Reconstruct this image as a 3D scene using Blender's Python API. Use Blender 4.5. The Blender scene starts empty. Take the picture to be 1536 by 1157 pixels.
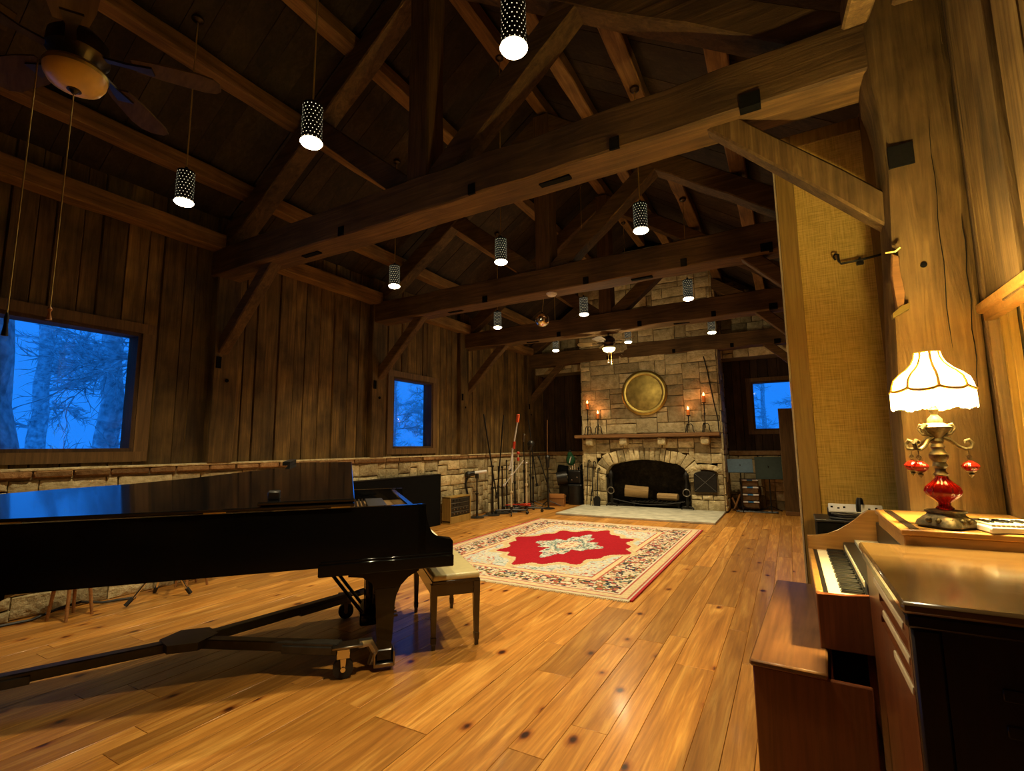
import bpy, bmesh, math, random
from mathutils import Vector, Matrix
import numpy as np
random.seed(7)
S = bpy.context.scene
COL = S.collection
PI = math.pi

# ------------------------------------------------------------------ camera
EYE = 1.45
pit, yaw, rol = 0.124813068, 0.513146666, -0.0105303491
fw = Vector((-math.sin(yaw)*math.cos(pit), math.cos(yaw)*math.cos(pit), math.sin(pit)))
rt = Vector((math.cos(yaw), math.sin(yaw), 0)); up = rt.cross(fw)
c_, s_ = math.cos(rol), math.sin(rol)
rt2 = c_*rt + s_*up; up2 = -s_*rt + c_*up
cam = bpy.data.cameras.new('camera'); cam.sensor_width = 36; cam.sensor_fit = 'HORIZONTAL'
cam.lens = 730.615/1536*36; cam.clip_start = .02; cam.clip_end = 200
co = bpy.data.objects.new('camera', cam); COL.objects.link(co)
mw = Matrix((rt2, up2, -fw)).transposed().to_4x4(); mw.translation = (0, 0, EYE); co.matrix_world = mw
S.camera = co

# ------------------------------------------------------------------ world, exposure
W = bpy.data.worlds.new('dusk'); S.world = W; W.use_nodes = True
bg = W.node_tree.nodes['Background']; bg.inputs[0].default_value = (0.012, .20, .86, 1); bg.inputs[1].default_value = 1.0
S.view_settings.view_transform = 'Standard'; S.view_settings.look = 'None'
S.view_settings.gamma = 1; S.view_settings.use_curve_mapping = False
S.view_settings.exposure = 0.25
WARM = (1.0, .80, .46)
PEND_W = 215.0

# ------------------------------------------------------------------ materials
def newmat(name):
    m = bpy.data.materials.new(name); m.use_nodes = True
    nt = m.node_tree; b = nt.nodes['Principled BSDF']
    return m, nt, b
def N(nt, t, **kw):
    n = nt.nodes.new(t)
    for k, v in kw.items():
        if k.startswith('i_'): n.inputs[k[2:].replace('_', ' ')].default_value = v
        else: setattr(n, k, v)
    return n
def L(nt, a, b): nt.links.new(a, b)
def c4(c): return (c[0], c[1], c[2], 1)
def ramp(nt, stops, interp='LINEAR'):
    r = N(nt, 'ShaderNodeValToRGB'); e = r.color_ramp; e.interpolation = interp
    while len(e.elements) > 1: e.elements.remove(e.elements[-1])
    for i, (p, c) in enumerate(stops):
        el = e.elements[0] if i == 0 else e.elements.new(p)
        el.position = p; el.color = c4(c)
    return r
def mix(nt, fac, a, b, mode='MIX'):
    n = N(nt, 'ShaderNodeMix', data_type='RGBA', blend_type=mode)
    for sock, v in ((n.inputs[0], fac), (n.inputs[6], a), (n.inputs[7], b)):
        if hasattr(v, 'is_linked'): L(nt, v, sock)
        elif isinstance(v, (int, float)): sock.default_value = v
        else: sock.default_value = c4(v)
    return n.outputs[2]
def plain(name, col, rough=.5, metal=0, coat=0, noise=.0, nscale=20, bump=0, spec=.5):
    m, nt, b = newmat(name)
    b.inputs['Roughness'].default_value = rough; b.inputs['Metallic'].default_value = metal
    b.inputs['Coat Weight'].default_value = coat; b.inputs['Coat Roughness'].default_value = .08
    b.inputs['Specular IOR Level'].default_value = spec
    tc = N(nt, 'ShaderNodeTexCoord'); nz = N(nt, 'ShaderNodeTexNoise'); nz.inputs['Scale'].default_value = nscale
    nz.inputs['Detail'].default_value = 5; L(nt, tc.outputs['Object'], nz.inputs['Vector'])
    lo = tuple(x*(1-noise) for x in col); hi = tuple(min(1, x*(1+noise)) for x in col)
    r = ramp(nt, [(.3, lo), (.7, hi)]); L(nt, nz.outputs[0], r.inputs[0]); L(nt, r.outputs[0], b.inputs['Base Color'])
    if bump:
        bp = N(nt, 'ShaderNodeBump'); bp.inputs['Strength'].default_value = bump; bp.inputs['Distance'].default_value = .02
        L(nt, nz.outputs[0], bp.inputs['Height']); L(nt, bp.outputs[0], b.inputs['Normal'])
    return m
def emit(name, col, strength):
    m, nt, b = newmat(name)
    b.inputs['Base Color'].default_value = c4(col); b.inputs['Emission Color'].default_value = c4(col)
    b.inputs['Emission Strength'].default_value = strength
    return m
def wood(name, dark, mid, light, axis=2, rough=.6, gs=1.0, isl=.5, knots=False, coat=0, bump=.25, stain=0.0, spec=.35, kscale=2.1):
    """grain stretched along the given axis; each separate board gets its own tone"""
    m, nt, b = newmat(name)
    tc = N(nt, 'ShaderNodeTexCoord'); geo = N(nt, 'ShaderNodeNewGeometry')
    off = N(nt, 'ShaderNodeVectorMath', operation='MULTIPLY_ADD')
    comb = N(nt, 'ShaderNodeCombineXYZ')
    for i in range(3): L(nt, geo.outputs['Random Per Island'], comb.inputs[i])
    L(nt, comb.outputs[0], off.inputs[0]); off.inputs[1].default_value = (13.7, 31.1, 7.3); L(nt, tc.outputs['Object'], off.inputs[2])
    mp = N(nt, 'ShaderNodeMapping'); sc = [14*gs]*3; sc[axis] = 1.1*gs; mp.inputs['Scale'].default_value = sc
    L(nt, off.outputs[0], mp.inputs[0])
    n1 = N(nt, 'ShaderNodeTexNoise'); n1.inputs['Scale'].default_value = 1; n1.inputs['Detail'].default_value = 8; n1.inputs['Roughness'].default_value = .62
    n1.inputs['Distortion'].default_value = 1.2
    L(nt, mp.outputs[0], n1.inputs['Vector'])
    mp2 = N(nt, 'ShaderNodeMapping'); sc = [70*gs]*3; sc[axis] = 2.5*gs; mp2.inputs['Scale'].default_value = sc
    L(nt, off.outputs[0], mp2.inputs[0])
    n2 = N(nt, 'ShaderNodeTexNoise'); n2.inputs['Scale'].default_value = 1; n2.inputs['Detail'].default_value = 4
    L(nt, mp2.outputs[0], n2.inputs['Vector'])
    r = ramp(nt, [(.22, dark), (.5, mid), (.78, light)]); L(nt, n1.outputs[0], r.inputs[0])
    r2 = ramp(nt, [(.3, (.62, .62, .62)), (.6, (1, 1, 1))]); L(nt, n2.outputs[0], r2.inputs[0])
    col = mix(nt, .7, r.outputs[0], r2.outputs[0], 'MULTIPLY')
    ri = ramp(nt, [(0, (1-isl,)*3), (1, (1+isl*.6,)*3)]); L(nt, geo.outputs['Random Per Island'], ri.inputs[0])
    mr = N(nt, 'ShaderNodeMapRange'); mr.inputs[3].default_value = 1-isl; mr.inputs[4].default_value = 1+isl*.7
    L(nt, geo.outputs['Random Per Island'], mr.inputs[0])
    vs = N(nt, 'ShaderNodeVectorMath', operation='SCALE'); L(nt, col, vs.inputs[0]); L(nt, mr.outputs[0], vs.inputs['Scale'])
    col = vs.outputs[0]
    if stain:
        n3 = N(nt, 'ShaderNodeTexNoise'); n3.inputs['Scale'].default_value = 2.2; n3.inputs['Detail'].default_value = 6
        L(nt, off.outputs[0], n3.inputs['Vector'])
        r3 = ramp(nt, [(.35, (1-stain,)*3), (.65, (1, 1, 1))]); L(nt, n3.outputs[0], r3.inputs[0])
        col = mix(nt, 1.0, col, r3.outputs[0], 'MULTIPLY')
    if knots:
        mk = N(nt, 'ShaderNodeMapping'); sc = [kscale]*3; sc[axis] = kscale*.62; mk.inputs['Scale'].default_value = sc
        L(nt, off.outputs[0], mk.inputs[0])
        v = N(nt, 'ShaderNodeTexVoronoi'); v.inputs['Scale'].default_value = 1; v.voronoi_dimensions = '2D'
        L(nt, mk.outputs[0], v.inputs['Vector'])
        nk = N(nt, 'ShaderNodeTexNoise'); nk.inputs['Scale'].default_value = 9; L(nt, tc.outputs['Object'], nk.inputs['Vector'])
        ad = N(nt, 'ShaderNodeMath', operation='MULTIPLY_ADD'); L(nt, nk.outputs[0], ad.inputs[0]); ad.inputs[1].default_value = .09; L(nt, v.outputs[0], ad.inputs[2])
        rk = ramp(nt, [(.060, (.08, .04, .025)), (.075, (.34, .18, .09)), (.10, (.8, .66, .5)), (.14, (1, 1, 1))]); L(nt, ad.outputs[0], rk.inputs[0])
        col = mix(nt, 1.0, col, rk.outputs[0], 'MULTIPLY')
    L(nt, col, b.inputs['Base Color'])
    b.inputs['Roughness'].default_value = rough; b.inputs['Specular IOR Level'].default_value = spec
    b.inputs['Coat Weight'].default_value = coat; b.inputs['Coat Roughness'].default_value = .12
    if bump:
        bp = N(nt, 'ShaderNodeBump'); bp.inputs['Strength'].default_value = bump; bp.inputs['Distance'].default_value = .01
        L(nt, n1.outputs[0], bp.inputs['Height']); L(nt, bp.outputs[0], b.inputs['Normal'])
    return m
def stone(name, a, b_, c, isl=.45, rough=.9):
    m, nt, b = newmat(name)
    tc = N(nt, 'ShaderNodeTexCoord'); geo = N(nt, 'ShaderNodeNewGeometry')
    n1 = N(nt, 'ShaderNodeTexNoise'); n1.inputs['Scale'].default_value = 9; n1.inputs['Detail'].default_value = 8; n1.inputs['Roughness'].default_value = .65
    L(nt, tc.outputs['Object'], n1.inputs['Vector'])
    r = ramp(nt, [(.3, a), (.52, b_), (.72, c)]); L(nt, n1.outputs[0], r.inputs[0])
    mr = N(nt, 'ShaderNodeMapRange'); mr.inputs[3].default_value = 1-isl; mr.inputs[4].default_value = 1+isl*.6
    L(nt, geo.outputs['Random Per Island'], mr.inputs[0])
    vs = N(nt, 'ShaderNodeVectorMath', operation='SCALE'); L(nt, r.outputs[0], vs.inputs[0]); L(nt, mr.outputs[0], vs.inputs['Scale'])
    L(nt, vs.outputs[0], b.inputs['Base Color']); b.inputs['Roughness'].default_value = rough
    b.inputs['Specular IOR Level'].default_value = .2
    bp = N(nt, 'ShaderNodeBump'); bp.inputs['Strength'].default_value = .7; bp.inputs['Distance'].default_value = .03
    n2 = N(nt, 'ShaderNodeTexNoise'); n2.inputs['Scale'].default_value = 26; n2.inputs['Detail'].default_value = 6
    L(nt, tc.outputs['Object'], n2.inputs['Vector']); L(nt, n2.outputs[0], bp.inputs['Height']); L(nt, bp.outputs[0], b.inputs['Normal'])
    return m

MAT = {}
MAT['floor'] = wood('pine_planks', (.30, .112, .017), (.50, .212, .036), (.80, .43, .10), axis=1, rough=.33, isl=.30, knots=True, coat=.12, bump=.06, spec=.42)
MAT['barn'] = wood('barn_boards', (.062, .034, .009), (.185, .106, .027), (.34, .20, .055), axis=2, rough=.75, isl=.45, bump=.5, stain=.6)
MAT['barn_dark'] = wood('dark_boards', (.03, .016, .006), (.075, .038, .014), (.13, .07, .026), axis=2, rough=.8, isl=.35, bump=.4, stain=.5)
MAT['post'] = wood('post_timber', (.06, .030, .009), (.18, .105, .032), (.34, .22, .08), axis=2, rough=.78, isl=.25, bump=.9, stain=.6)
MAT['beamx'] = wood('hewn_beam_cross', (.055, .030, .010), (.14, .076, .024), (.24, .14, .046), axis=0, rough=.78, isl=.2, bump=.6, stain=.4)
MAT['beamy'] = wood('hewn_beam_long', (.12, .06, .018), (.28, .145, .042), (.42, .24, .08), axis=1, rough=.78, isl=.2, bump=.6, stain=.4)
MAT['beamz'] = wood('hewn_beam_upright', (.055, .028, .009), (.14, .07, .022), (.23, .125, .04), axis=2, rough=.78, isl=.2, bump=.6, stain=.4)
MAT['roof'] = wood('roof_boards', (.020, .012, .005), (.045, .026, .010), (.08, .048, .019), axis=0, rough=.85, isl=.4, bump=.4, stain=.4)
MAT['trim'] = wood('window_casing', (.06, .032, .010), (.13, .07, .022), (.19, .105, .036), axis=2, rough=.6, isl=.25, bump=.2)
MAT['stone'] = stone('sandstone', (.36, .285, .14), (.58, .475, .26), (.72, .62, .38))
MAT['stone_soot'] = stone('sooty_stone', (.012, .010, .008), (.03, .024, .016), (.06, .05, .03))
MAT['mortar'] = plain('mortar', (.17, .125, .06), .95, noise=.3, nscale=30, bump=.4)
MAT['ledge'] = stone('red_brown_brick', (.20, .105, .04), (.32, .18, .075), (.42, .27, .12))
MAT['hearth'] = plain('slate_slab', (.44, .42, .32), .7, noise=.25, nscale=6, bump=.3)
MAT['mantel'] = wood('mantel_wood', (.12, .055, .018), (.22, .105, .035), (.33, .17, .06), axis=0, rough=.5, isl=.1)
MAT['black'] = plain('black_lacquer', (.004, .004, .004), .10, spec=.32)
MAT['blacklid'] = plain('black_lid_lacquer', (.004, .004, .004), .08, coat=1.0, spec=.5)
MAT['blacksat'] = plain('black_satin', (.010, .009, .008), .38, noise=.2)
MAT['blackmat'] = plain('black_cloth', (.004, .004, .004), .95, spec=.1, noise=.3, nscale=60)
MAT['iron'] = plain('wrought_iron', (.018, .016, .014), .55, metal=.6, noise=.3)
MAT['steel'] = plain('chromed_steel', (.75, .74, .72), .16, metal=1)
MAT['greysteel'] = plain('grey_steel', (.27, .24, .20), .36, metal=1, noise=.1)
MAT['dollygrey'] = plain('painted_dolly_steel', (.055, .052, .045), .42, metal=.3, noise=.2)
MAT['brass'] = plain('aged_brass', (.44, .32, .08), .45, metal=.85, noise=.35, nscale=7, bump=.05)
MAT['brassrim'] = plain('polished_brass_rim', (.52, .38, .10), .38, metal=.95, noise=.15, nscale=9)
MAT['antique'] = plain('antique_brass', (.11, .085, .042), .45, metal=.7, noise=.6, nscale=60)
MAT['plate'] = plain('gilded_iron_plate', (.26, .15, .05), .4, metal=.5, noise=.2)
MAT['ivory'] = plain('ivory_keys', (.85, .78, .55), .3, noise=.05)
MAT['white'] = plain('white_plastic', (.82, .80, .76), .4, noise=.03)
MAT['ebony'] = plain('ebony_keys', (.01, .01, .01), .25)
MAT['red'] = plain('red_plastic', (.60, .05, .02), .45, noise=.1)
MAT['orange'] = plain('orange_foam', (.85, .12, .03), .7, noise=.15, nscale=40)
MAT['cream'] = plain('cream_vinyl', (.52, .44, .22), .32, noise=.08, coat=.3)
MAT['walnut'] = wood('red_walnut', (.10, .026, .008), (.165, .046, .013), (.22, .07, .02), axis=2, rough=.38, isl=.05, bump=.05, coat=.3)
MAT['walnut_top'] = wood('walnut_top', (.12, .045, .012), (.20, .085, .025), (.28, .13, .04), axis=1, rough=.42, isl=.05, bump=.05, coat=.1, stain=.4)
MAT['leslie'] = wood('dark_walnut', (.010, .005, .003), (.018, .009, .004), (.028, .014, .006), axis=2, rough=.45, isl=.05, bump=.05, coat=.2)
MAT['lesltop'] = wood('polished_top', (.13, .07, .022), (.21, .12, .042), (.30, .18, .065), axis=0, rough=.20, isl=.05, bump=.08, coat=.8, stain=.3)
MAT['organwood'] = wood('organ_maple', (.30, .14, .03), (.44, .22, .055), (.55, .30, .09), axis=0, rough=.4, isl=.1, bump=.05, coat=.3)
MAT['panelwood'] = wood('panel_frame', (.26, .155, .033), (.38, .235, .055), (.46, .30, .08), axis=2, rough=.6, isl=.1, bump=.1)
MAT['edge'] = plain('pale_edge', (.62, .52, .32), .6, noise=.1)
MAT['bluegrey'] = plain('blue_grey_metal', (.10, .17, .24), .5, noise=.15)
MAT['greengrey'] = plain('dark_green_metal', (.035, .055, .042), .55, noise=.15)
MAT['bluetape'] = plain('blue_tape', (.03, .20, .50), .5)
MAT['drawer'] = plain('smoky_plastic', (.13, .075, .035), .25, noise=.3, nscale=14)
MAT['boxwood'] = wood('box_wood', (.25, .10, .03), (.38, .17, .05), (.48, .24, .08), axis=0, rough=.6)
MAT['green'] = plain('green_cloth', (.010, .085, .03), .8, noise=.3)
MAT['amber'] = plain('amber_glass', (.85, .56, .13), .35, noise=.12, nscale=12)
MAT['fanblade'] = wood('fan_blade', (.05, .03, .011), (.085, .052, .018), (.12, .075, .027), axis=0, rough=.75, spec=.1)
MAT['bronze'] = plain('dark_bronze', (.05, .033, .016), .35, metal=.8, noise=.3)
MAT['cord'] = plain('pull_chain', (.66, .47, .13), .35, metal=.7)
MAT['firewood'] = wood('split_log', (.25, .15, .06), (.45, .29, .12), (.6, .42, .2), axis=0, rough=.9)
MAT['candle'] = plain('orange_wax', (.85, .26, .04), .5)
MAT['flame'] = emit('candle_flame', (1, .42, .14), 6.0)
MAT['bulb'] = emit('lit_lamp_face', (1, .84, .55), 14.0)
MAT['fanlight'] = emit('lit_fan_bowl', (1, .80, .30), 5.0)
MAT['bark'] = plain('bark', (.66, .68, .72), .95, noise=.5, nscale=9, bump=1.0)
MAT['bark2'] = plain('pale_bark', (.80, .82, .84), .95, noise=.45, nscale=14, bump=.8)
MAT['snow'] = plain('winter_ground', (.7, .7, .72), .9, noise=.3, nscale=3)
MAT['rubber'] = plain('black_rubber', (.012, .011, .010), .7)
MAT['cable'] = plain('black_cable', (.012, .012, .012), .45)
MAT['greycable'] = plain('grey_cable', (.20, .17, .11), .5)
MAT['bench'] = plain('brown_black_lacquer', (.020, .012, .007), .28, coat=.3)
MAT['mirror'] = plain('mirror_tiles', (.86, .82, .72), .12, metal=1)
MAT['doordark'] = plain('dark_door', (.012, .012, .008), .4, noise=.3)

def m_glass():
    m = bpy.data.materials.new('window_glass'); m.use_nodes = True; nt = m.node_tree; nt.nodes.clear()
    o = N(nt, 'ShaderNodeOutputMaterial'); t = N(nt, 'ShaderNodeBsdfTransparent'); g = N(nt, 'ShaderNodeBsdfGlossy')
    g.inputs['Roughness'].default_value = .02
    lw = N(nt, 'ShaderNodeLayerWeight'); pw = N(nt, 'ShaderNodeMath', operation='POWER'); pw.inputs[1].default_value = 5; L(nt, lw.outputs['Facing'], pw.inputs[0])
    fr = N(nt, 'ShaderNodeMath', operation='MULTIPLY_ADD'); L(nt, pw.outputs[0], fr.inputs[0]); fr.inputs[1].default_value = .9; fr.inputs[2].default_value = .02
    mx = N(nt, 'ShaderNodeMixShader'); L(nt, fr.outputs[0], mx.inputs[0]); L(nt, t.outputs[0], mx.inputs[1]); L(nt, g.outputs[0], mx.inputs[2])
    L(nt, mx.outputs[0], o.inputs[0]); return m
MAT['glass'] = m_glass()
def m_perf():
    """black perforated sheet: light from the lamp inside shows through rows of small round holes"""
    m, nt, b = newmat('perforated_shade')
    b.inputs['Base Color'].default_value = (.012, .011, .010, 1); b.inputs['Roughness'].default_value = .45; b.inputs['Metallic'].default_value = .4
    tc = N(nt, 'ShaderNodeTexCoord'); sp = N(nt, 'ShaderNodeSeparateXYZ'); L(nt, tc.outputs['Object'], sp.inputs[0])
    at = N(nt, 'ShaderNodeMath', operation='ARCTAN2'); L(nt, sp.outputs[1], at.inputs[0]); L(nt, sp.outputs[0], at.inputs[1])
    u = N(nt, 'ShaderNodeMath', operation='MULTIPLY'); u.inputs[1].default_value = 16/(2*PI); L(nt, at.outputs[0], u.inputs[0])
    v = N(nt, 'ShaderNodeMath', operation='MULTIPLY'); v.inputs[1].default_value = 1/.027; L(nt, sp.outputs[2], v.inputs[0])
    fl = N(nt, 'ShaderNodeMath', operation='FLOOR'); L(nt, v.outputs[0], fl.inputs[0])
    od = N(nt, 'ShaderNodeMath', operation='MODULO'); od.inputs[1].default_value = 2; L(nt, fl.outputs[0], od.inputs[0])
    us = N(nt, 'ShaderNodeMath', operation='MULTIPLY_ADD'); L(nt, od.outputs[0], us.inputs[0]); us.inputs[1].default_value = .5; L(nt, u.outputs[0], us.inputs[2])
    def cen(x):
        f = N(nt, 'ShaderNodeMath', operation='FRACT'); L(nt, x, f.inputs[0])
        s = N(nt, 'ShaderNodeMath', operation='SUBTRACT'); s.inputs[1].default_value = .5; L(nt, f.outputs[0], s.inputs[0])
        p = N(nt, 'ShaderNodeMath', operation='POWER'); p.inputs[1].default_value = 2; 
        a = N(nt, 'ShaderNodeMath', operation='ABSOLUTE'); L(nt, s.outputs[0], a.inputs[0]); L(nt, a.outputs[0], p.inputs[0])
        return p.outputs[0]
    ad = N(nt, 'ShaderNodeMath', operation='ADD'); L(nt, cen(us.outputs[0]), ad.inputs[0]); L(nt, cen(v.outputs[0]), ad.inputs[1])
    lt = N(nt, 'ShaderNodeMath', operation='LESS_THAN'); lt.inputs[1].default_value = .014; L(nt, ad.outputs[0], lt.inputs[0])
    e = N(nt, 'ShaderNodeMath', operation='MULTIPLY'); e.inputs[1].default_value = 1.3; L(nt, lt.outputs[0], e.inputs[0])
    b.inputs['Emission Color'].default_value = (1, .82, .5, 1); L(nt, e.outputs[0], b.inputs['Emission Strength'])
    return m
MAT['perf'] = m_perf()
def m_fabric():
    m, nt, b = newmat('burlap_panel')
    tc = N(nt, 'ShaderNodeTexCoord'); cols = []
    for sc in ((160, 160, 6), (7, 7, 170)):
        mp = N(nt, 'ShaderNodeMapping'); mp.inputs['Scale'].default_value = sc; L(nt, tc.outputs['Object'], mp.inputs[0])
        n = N(nt, 'ShaderNodeTexNoise'); n.inputs['Scale'].default_value = 1; n.inputs['Detail'].default_value = 2; L(nt, mp.outputs[0], n.inputs['Vector'])
        cols.append(n.outputs[0])
    a = N(nt, 'ShaderNodeMath', operation='ADD'); L(nt, cols[0], a.inputs[0]); L(nt, cols[1], a.inputs[1])
    r = ramp(nt, [(.36, (.50, .33, .07)), (.5, (.70, .48, .11)), (.64, (.82, .60, .18))])
    h = N(nt, 'ShaderNodeMath', operation='MULTIPLY'); h.inputs[1].default_value = .5; L(nt, a.outputs[0], h.inputs[0]); L(nt, h.outputs[0], r.inputs[0])
    L(nt, r.outputs[0], b.inputs['Base Color']); b.inputs['Roughness'].default_value = .9; b.inputs['Specular IOR Level'].default_value = .1
    return m
MAT['burlap'] = m_fabric()
def m_ruby():
    m, nt, b = newmat('ruby_glass')
    b.inputs['Base Color'].default_value = (.42, .012, .006, 1); b.inputs['Roughness'].default_value = .08
    b.inputs['Transmission Weight'].default_value = .55; b.inputs['IOR'].default_value = 1.45
    return m
MAT['ruby'] = m_ruby()
def m_shade(name, col, tr, em=0):
    """cloth that lets the light of the bulb inside glow through"""
    m = bpy.data.materials.new(name); m.use_nodes = True; nt = m.node_tree; nt.nodes.clear()
    o = N(nt, 'ShaderNodeOutputMaterial'); t = N(nt, 'ShaderNodeBsdfTranslucent'); d = N(nt, 'ShaderNodeBsdfDiffuse')
    t.inputs[0].default_value = c4(col); d.inputs[0].default_value = c4(col)
    mx = N(nt, 'ShaderNodeMixShader'); mx.inputs[0].default_value = tr; L(nt, d.outputs[0], mx.inputs[1]); L(nt, t.outputs[0], mx.inputs[2])
    L(nt, mx.outputs[0], o.inputs[0]); return m
MAT['shade'] = m_shade('lit_cloth_shade', (.98, .84, .52), .72)
MAT['fringe'] = m_shade('lit_white_fringe', (.98, .92, .75), .7)
MAT['piping'] = plain('gold_piping', (.62, .32, .03), .7)

# ------------------------------------------------------------------ mesh builder
class MB:
    def __init__(s): s.bm = bmesh.new()
    def add(s, vs, fs, mi=0):
        V = [s.bm.verts.new(v) for v in vs]
        out = []
        for f in fs:
            try:
                q = s.bm.faces.new([V[i] for i in f]); q.material_index = mi; out.append(q)
            except ValueError: pass
        return V, out
    def box(s, x0, x1, y0, y1, z0, z1, bev=0, mi=0, M=None, seg=1):
        vs = [Vector((x, y, z)) for x in (x0, x1) for y in (y0, y1) for z in (z0, z1)]
        if M is not None: vs = [M @ v for v in vs]
        V, F = s.add(vs, [(0, 1, 3, 2), (4, 6, 7, 5), (0, 4, 5, 1), (2, 3, 7, 6), (0, 2, 6, 4), (1, 5, 7, 3)], mi)
        if bev:
            es = list({e for f in F for e in f.edges})
            bmesh.ops.bevel(s.bm, geom=es, offset=bev, segments=seg, profile=.6, affect='EDGES', clamp_overlap=True, material=-1)
        return s
    def frame(s, p0, p1):
        d = (Vector(p1)-Vector(p0)).normalized()
        a = Vector((0, 0, 1)) if abs(d.z) < .95 else Vector((1, 0, 0))
        x = d.cross(a).normalized(); y = x.cross(d).normalized()
        return d, x, y
    def cyl(s, p0, p1, r0, r1=None, n=12, mi=0, cap=True):
        if r1 is None: r1 = r0
        p0, p1 = Vector(p0), Vector(p1); d, x, y = s.frame(p0, p1); vs = []
        for p, r in ((p0, r0), (p1, r1)):
            for i in range(n):
                a = 2*PI*i/n; vs.append(p + (x*math.cos(a)+y*math.sin(a))*r)
        fs = [(i, (i+1) % n, n+(i+1) % n, n+i) for i in range(n)]
        if cap: fs += [tuple(range(n))[::-1], tuple(range(n, 2*n))]
        s.add(vs, fs, mi); return s
    def tube(s, pts, r, n=8, mi=0, closed=False):
        pts = [Vector(p) for p in pts]; m = len(pts); vs = []
        rs = r if isinstance(r, (list, tuple)) else [r]*m
        px = None
        for k, p in enumerate(pts):
            if closed: t = pts[(k+1) % m]-pts[k-1]
            else: t = pts[min(k+1, m-1)]-pts[max(k-1, 0)]
            t.normalize()
            if px is None:
                a = Vector((0, 0, 1)) if abs(t.z) < .9 else Vector((1, 0, 0)); px = t.cross(a).normalized()
            else:
                px = (px - t*px.dot(t)).normalized()
            py = t.cross(px)
            for i in range(n):
                a = 2*PI*i/n; vs.append(p+(px*math.cos(a)+py*math.sin(a))*rs[k])
        fs = []
        for k in range(m if closed else m-1):
            k2 = (k+1) % m
            for i in range(n): fs.append((k*n+i, k*n+(i+1) % n, k2*n+(i+1) % n, k2*n+i))
        if not closed: fs += [tuple(range(n))[::-1], tuple(range((m-1)*n, m*n))]
        s.add(vs, fs, mi); return s
    def lathe(s, prof, n=24, c=(0, 0, 0), M=None, mi=0, mod=None, cap=True):
        vs = []; c = Vector(c)
        for k, (r, z) in enumerate(prof):
            for i in range(n):
                a = 2*PI*i/n; q = r*(mod(a, k) if mod else 1)
                v = Vector((q*math.cos(a), q*math.sin(a), z)); vs.append((M @ v if M is not None else v)+c)
        m = len(prof)
        fs = [(k*n+i, k*n+(i+1) % n, (k+1)*n+(i+1) % n, (k+1)*n+i) for k in range(m-1) for i in range(n)]
        if cap: fs += [tuple(range(n))[::-1], tuple(range((m-1)*n, m*n))]
        s.add(vs, fs, mi); return s
    def prism(s, poly, lo, hi, f, mi=0, bev=0):
        n = len(poly); vs = [f(a, b, lo) for a, b in poly]+[f(a, b, hi) for a, b in poly]
        fs = [(i, (i+1) % n, n+(i+1) % n, n+i) for i in range(n)]+[tuple(range(n))[::-1], tuple(range(n, 2*n))]
        V, F = s.add(vs, fs, mi)
        if bev:
            es = list({e for q in F[-2:] for e in q.edges})
            bmesh.ops.bevel(s.bm, geom=es, offset=bev, segments=1, profile=.6, affect='EDGES', clamp_overlap=True, material=-1)
        return s
    def sphere(s, c, r, n=16, m=10, sc=(1, 1, 1), mi=0):
        prof = [(max(1e-4, math.sin(PI*k/m))*r, -math.cos(PI*k/m)*r) for k in range(m+1)]
        s.lathe(prof, n, c, Matrix.Diagonal((sc[0], sc[1], sc[2])), mi); return s
    def timber(s, p0, p1, w, h, jit=.008, seg=None, mi=0, side=None, n_ch=.012):
        """hewn timber of width w (sideways) and height h"""
        p0, p1 = Vector(p0), Vector(p1); d = (p1-p0); ln = d.length; d.normalize()
        if side is None: side = d.cross(Vector((0, 0, 1)))
        side = Vector(side).normalized(); upv = side.cross(d).normalized()
        seg = seg or max(2, int(ln/.35)); vs = []
        c = n_ch
        base = [(-w/2+c, -h/2), (w/2-c, -h/2), (w/2, -h/2+c), (w/2, h/2-c), (w/2-c, h/2), (-w/2+c, h/2), (-w/2, h/2-c), (-w/2, -h/2+c)]
        for k in range(seg+1):
            p = p0+d*ln*k/seg; j = [random.uniform(-jit, jit) for _ in range(4)]
            for a, b in base:
                aa = a + (j[0] if a > 0 else j[1]); bb = b + (j[2] if b > 0 else j[3])
                vs.append(p+side*aa+upv*bb)
        n = 8
        fs = [(k*n+i, k*n+(i+1) % n, (k+1)*n+(i+1) % n, (k+1)*n+i) for k in range(seg) for i in range(n)]
        fs += [tuple(range(n))[::-1], tuple(range(seg*n, seg*n+n))]
        s.add(vs, fs, mi); return s
    def build(s, name, mats, parent=None, smooth=40, loc=None):
        bmesh.ops.recalc_face_normals(s.bm, faces=s.bm.faces)
        me = bpy.data.meshes.new(name); 
        if loc is not None: bmesh.ops.translate(s.bm, verts=s.bm.verts, vec=-Vector(loc))
        s.bm.to_mesh(me); s.bm.free()
        for m in (mats if isinstance(mats, (list, tuple)) else [mats]): me.materials.append(MAT[m] if isinstance(m, str) else m)
        if smooth:
            me.polygons.foreach_set('use_smooth', [True]*len(me.polygons)); me.set_sharp_from_angle(angle=math.radians(smooth))
        o = bpy.data.objects.new(name, me); COL.objects.link(o)
        if loc is not None: o.location = loc
        if parent: o.parent = parent
        return o
def tag(o, label, cat, group=None, kind=None):
    o['label'] = label; o['category'] = cat
    if group: o['group'] = group
    if kind: o['kind'] = kind
    return o
def thing(name, label, cat, loc=(0, 0, 0), rz=0, group=None):
    o = bpy.data.objects.new(name, None); COL.objects.link(o); o.location = loc; o.rotation_euler = (0, 0, rz); o.empty_display_size = .1
    return tag(o, label, cat, group)
def struct(name, mb, mats, label=None, smooth=40):
    o = mb.build(name, mats, smooth=smooth); o['kind'] = 'structure'
    if label: o['label'] = label; o['category'] = name.split('_')[0]
    return o
def kids(o): return [c for c in bpy.data.objects if c.parent == o]
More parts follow.
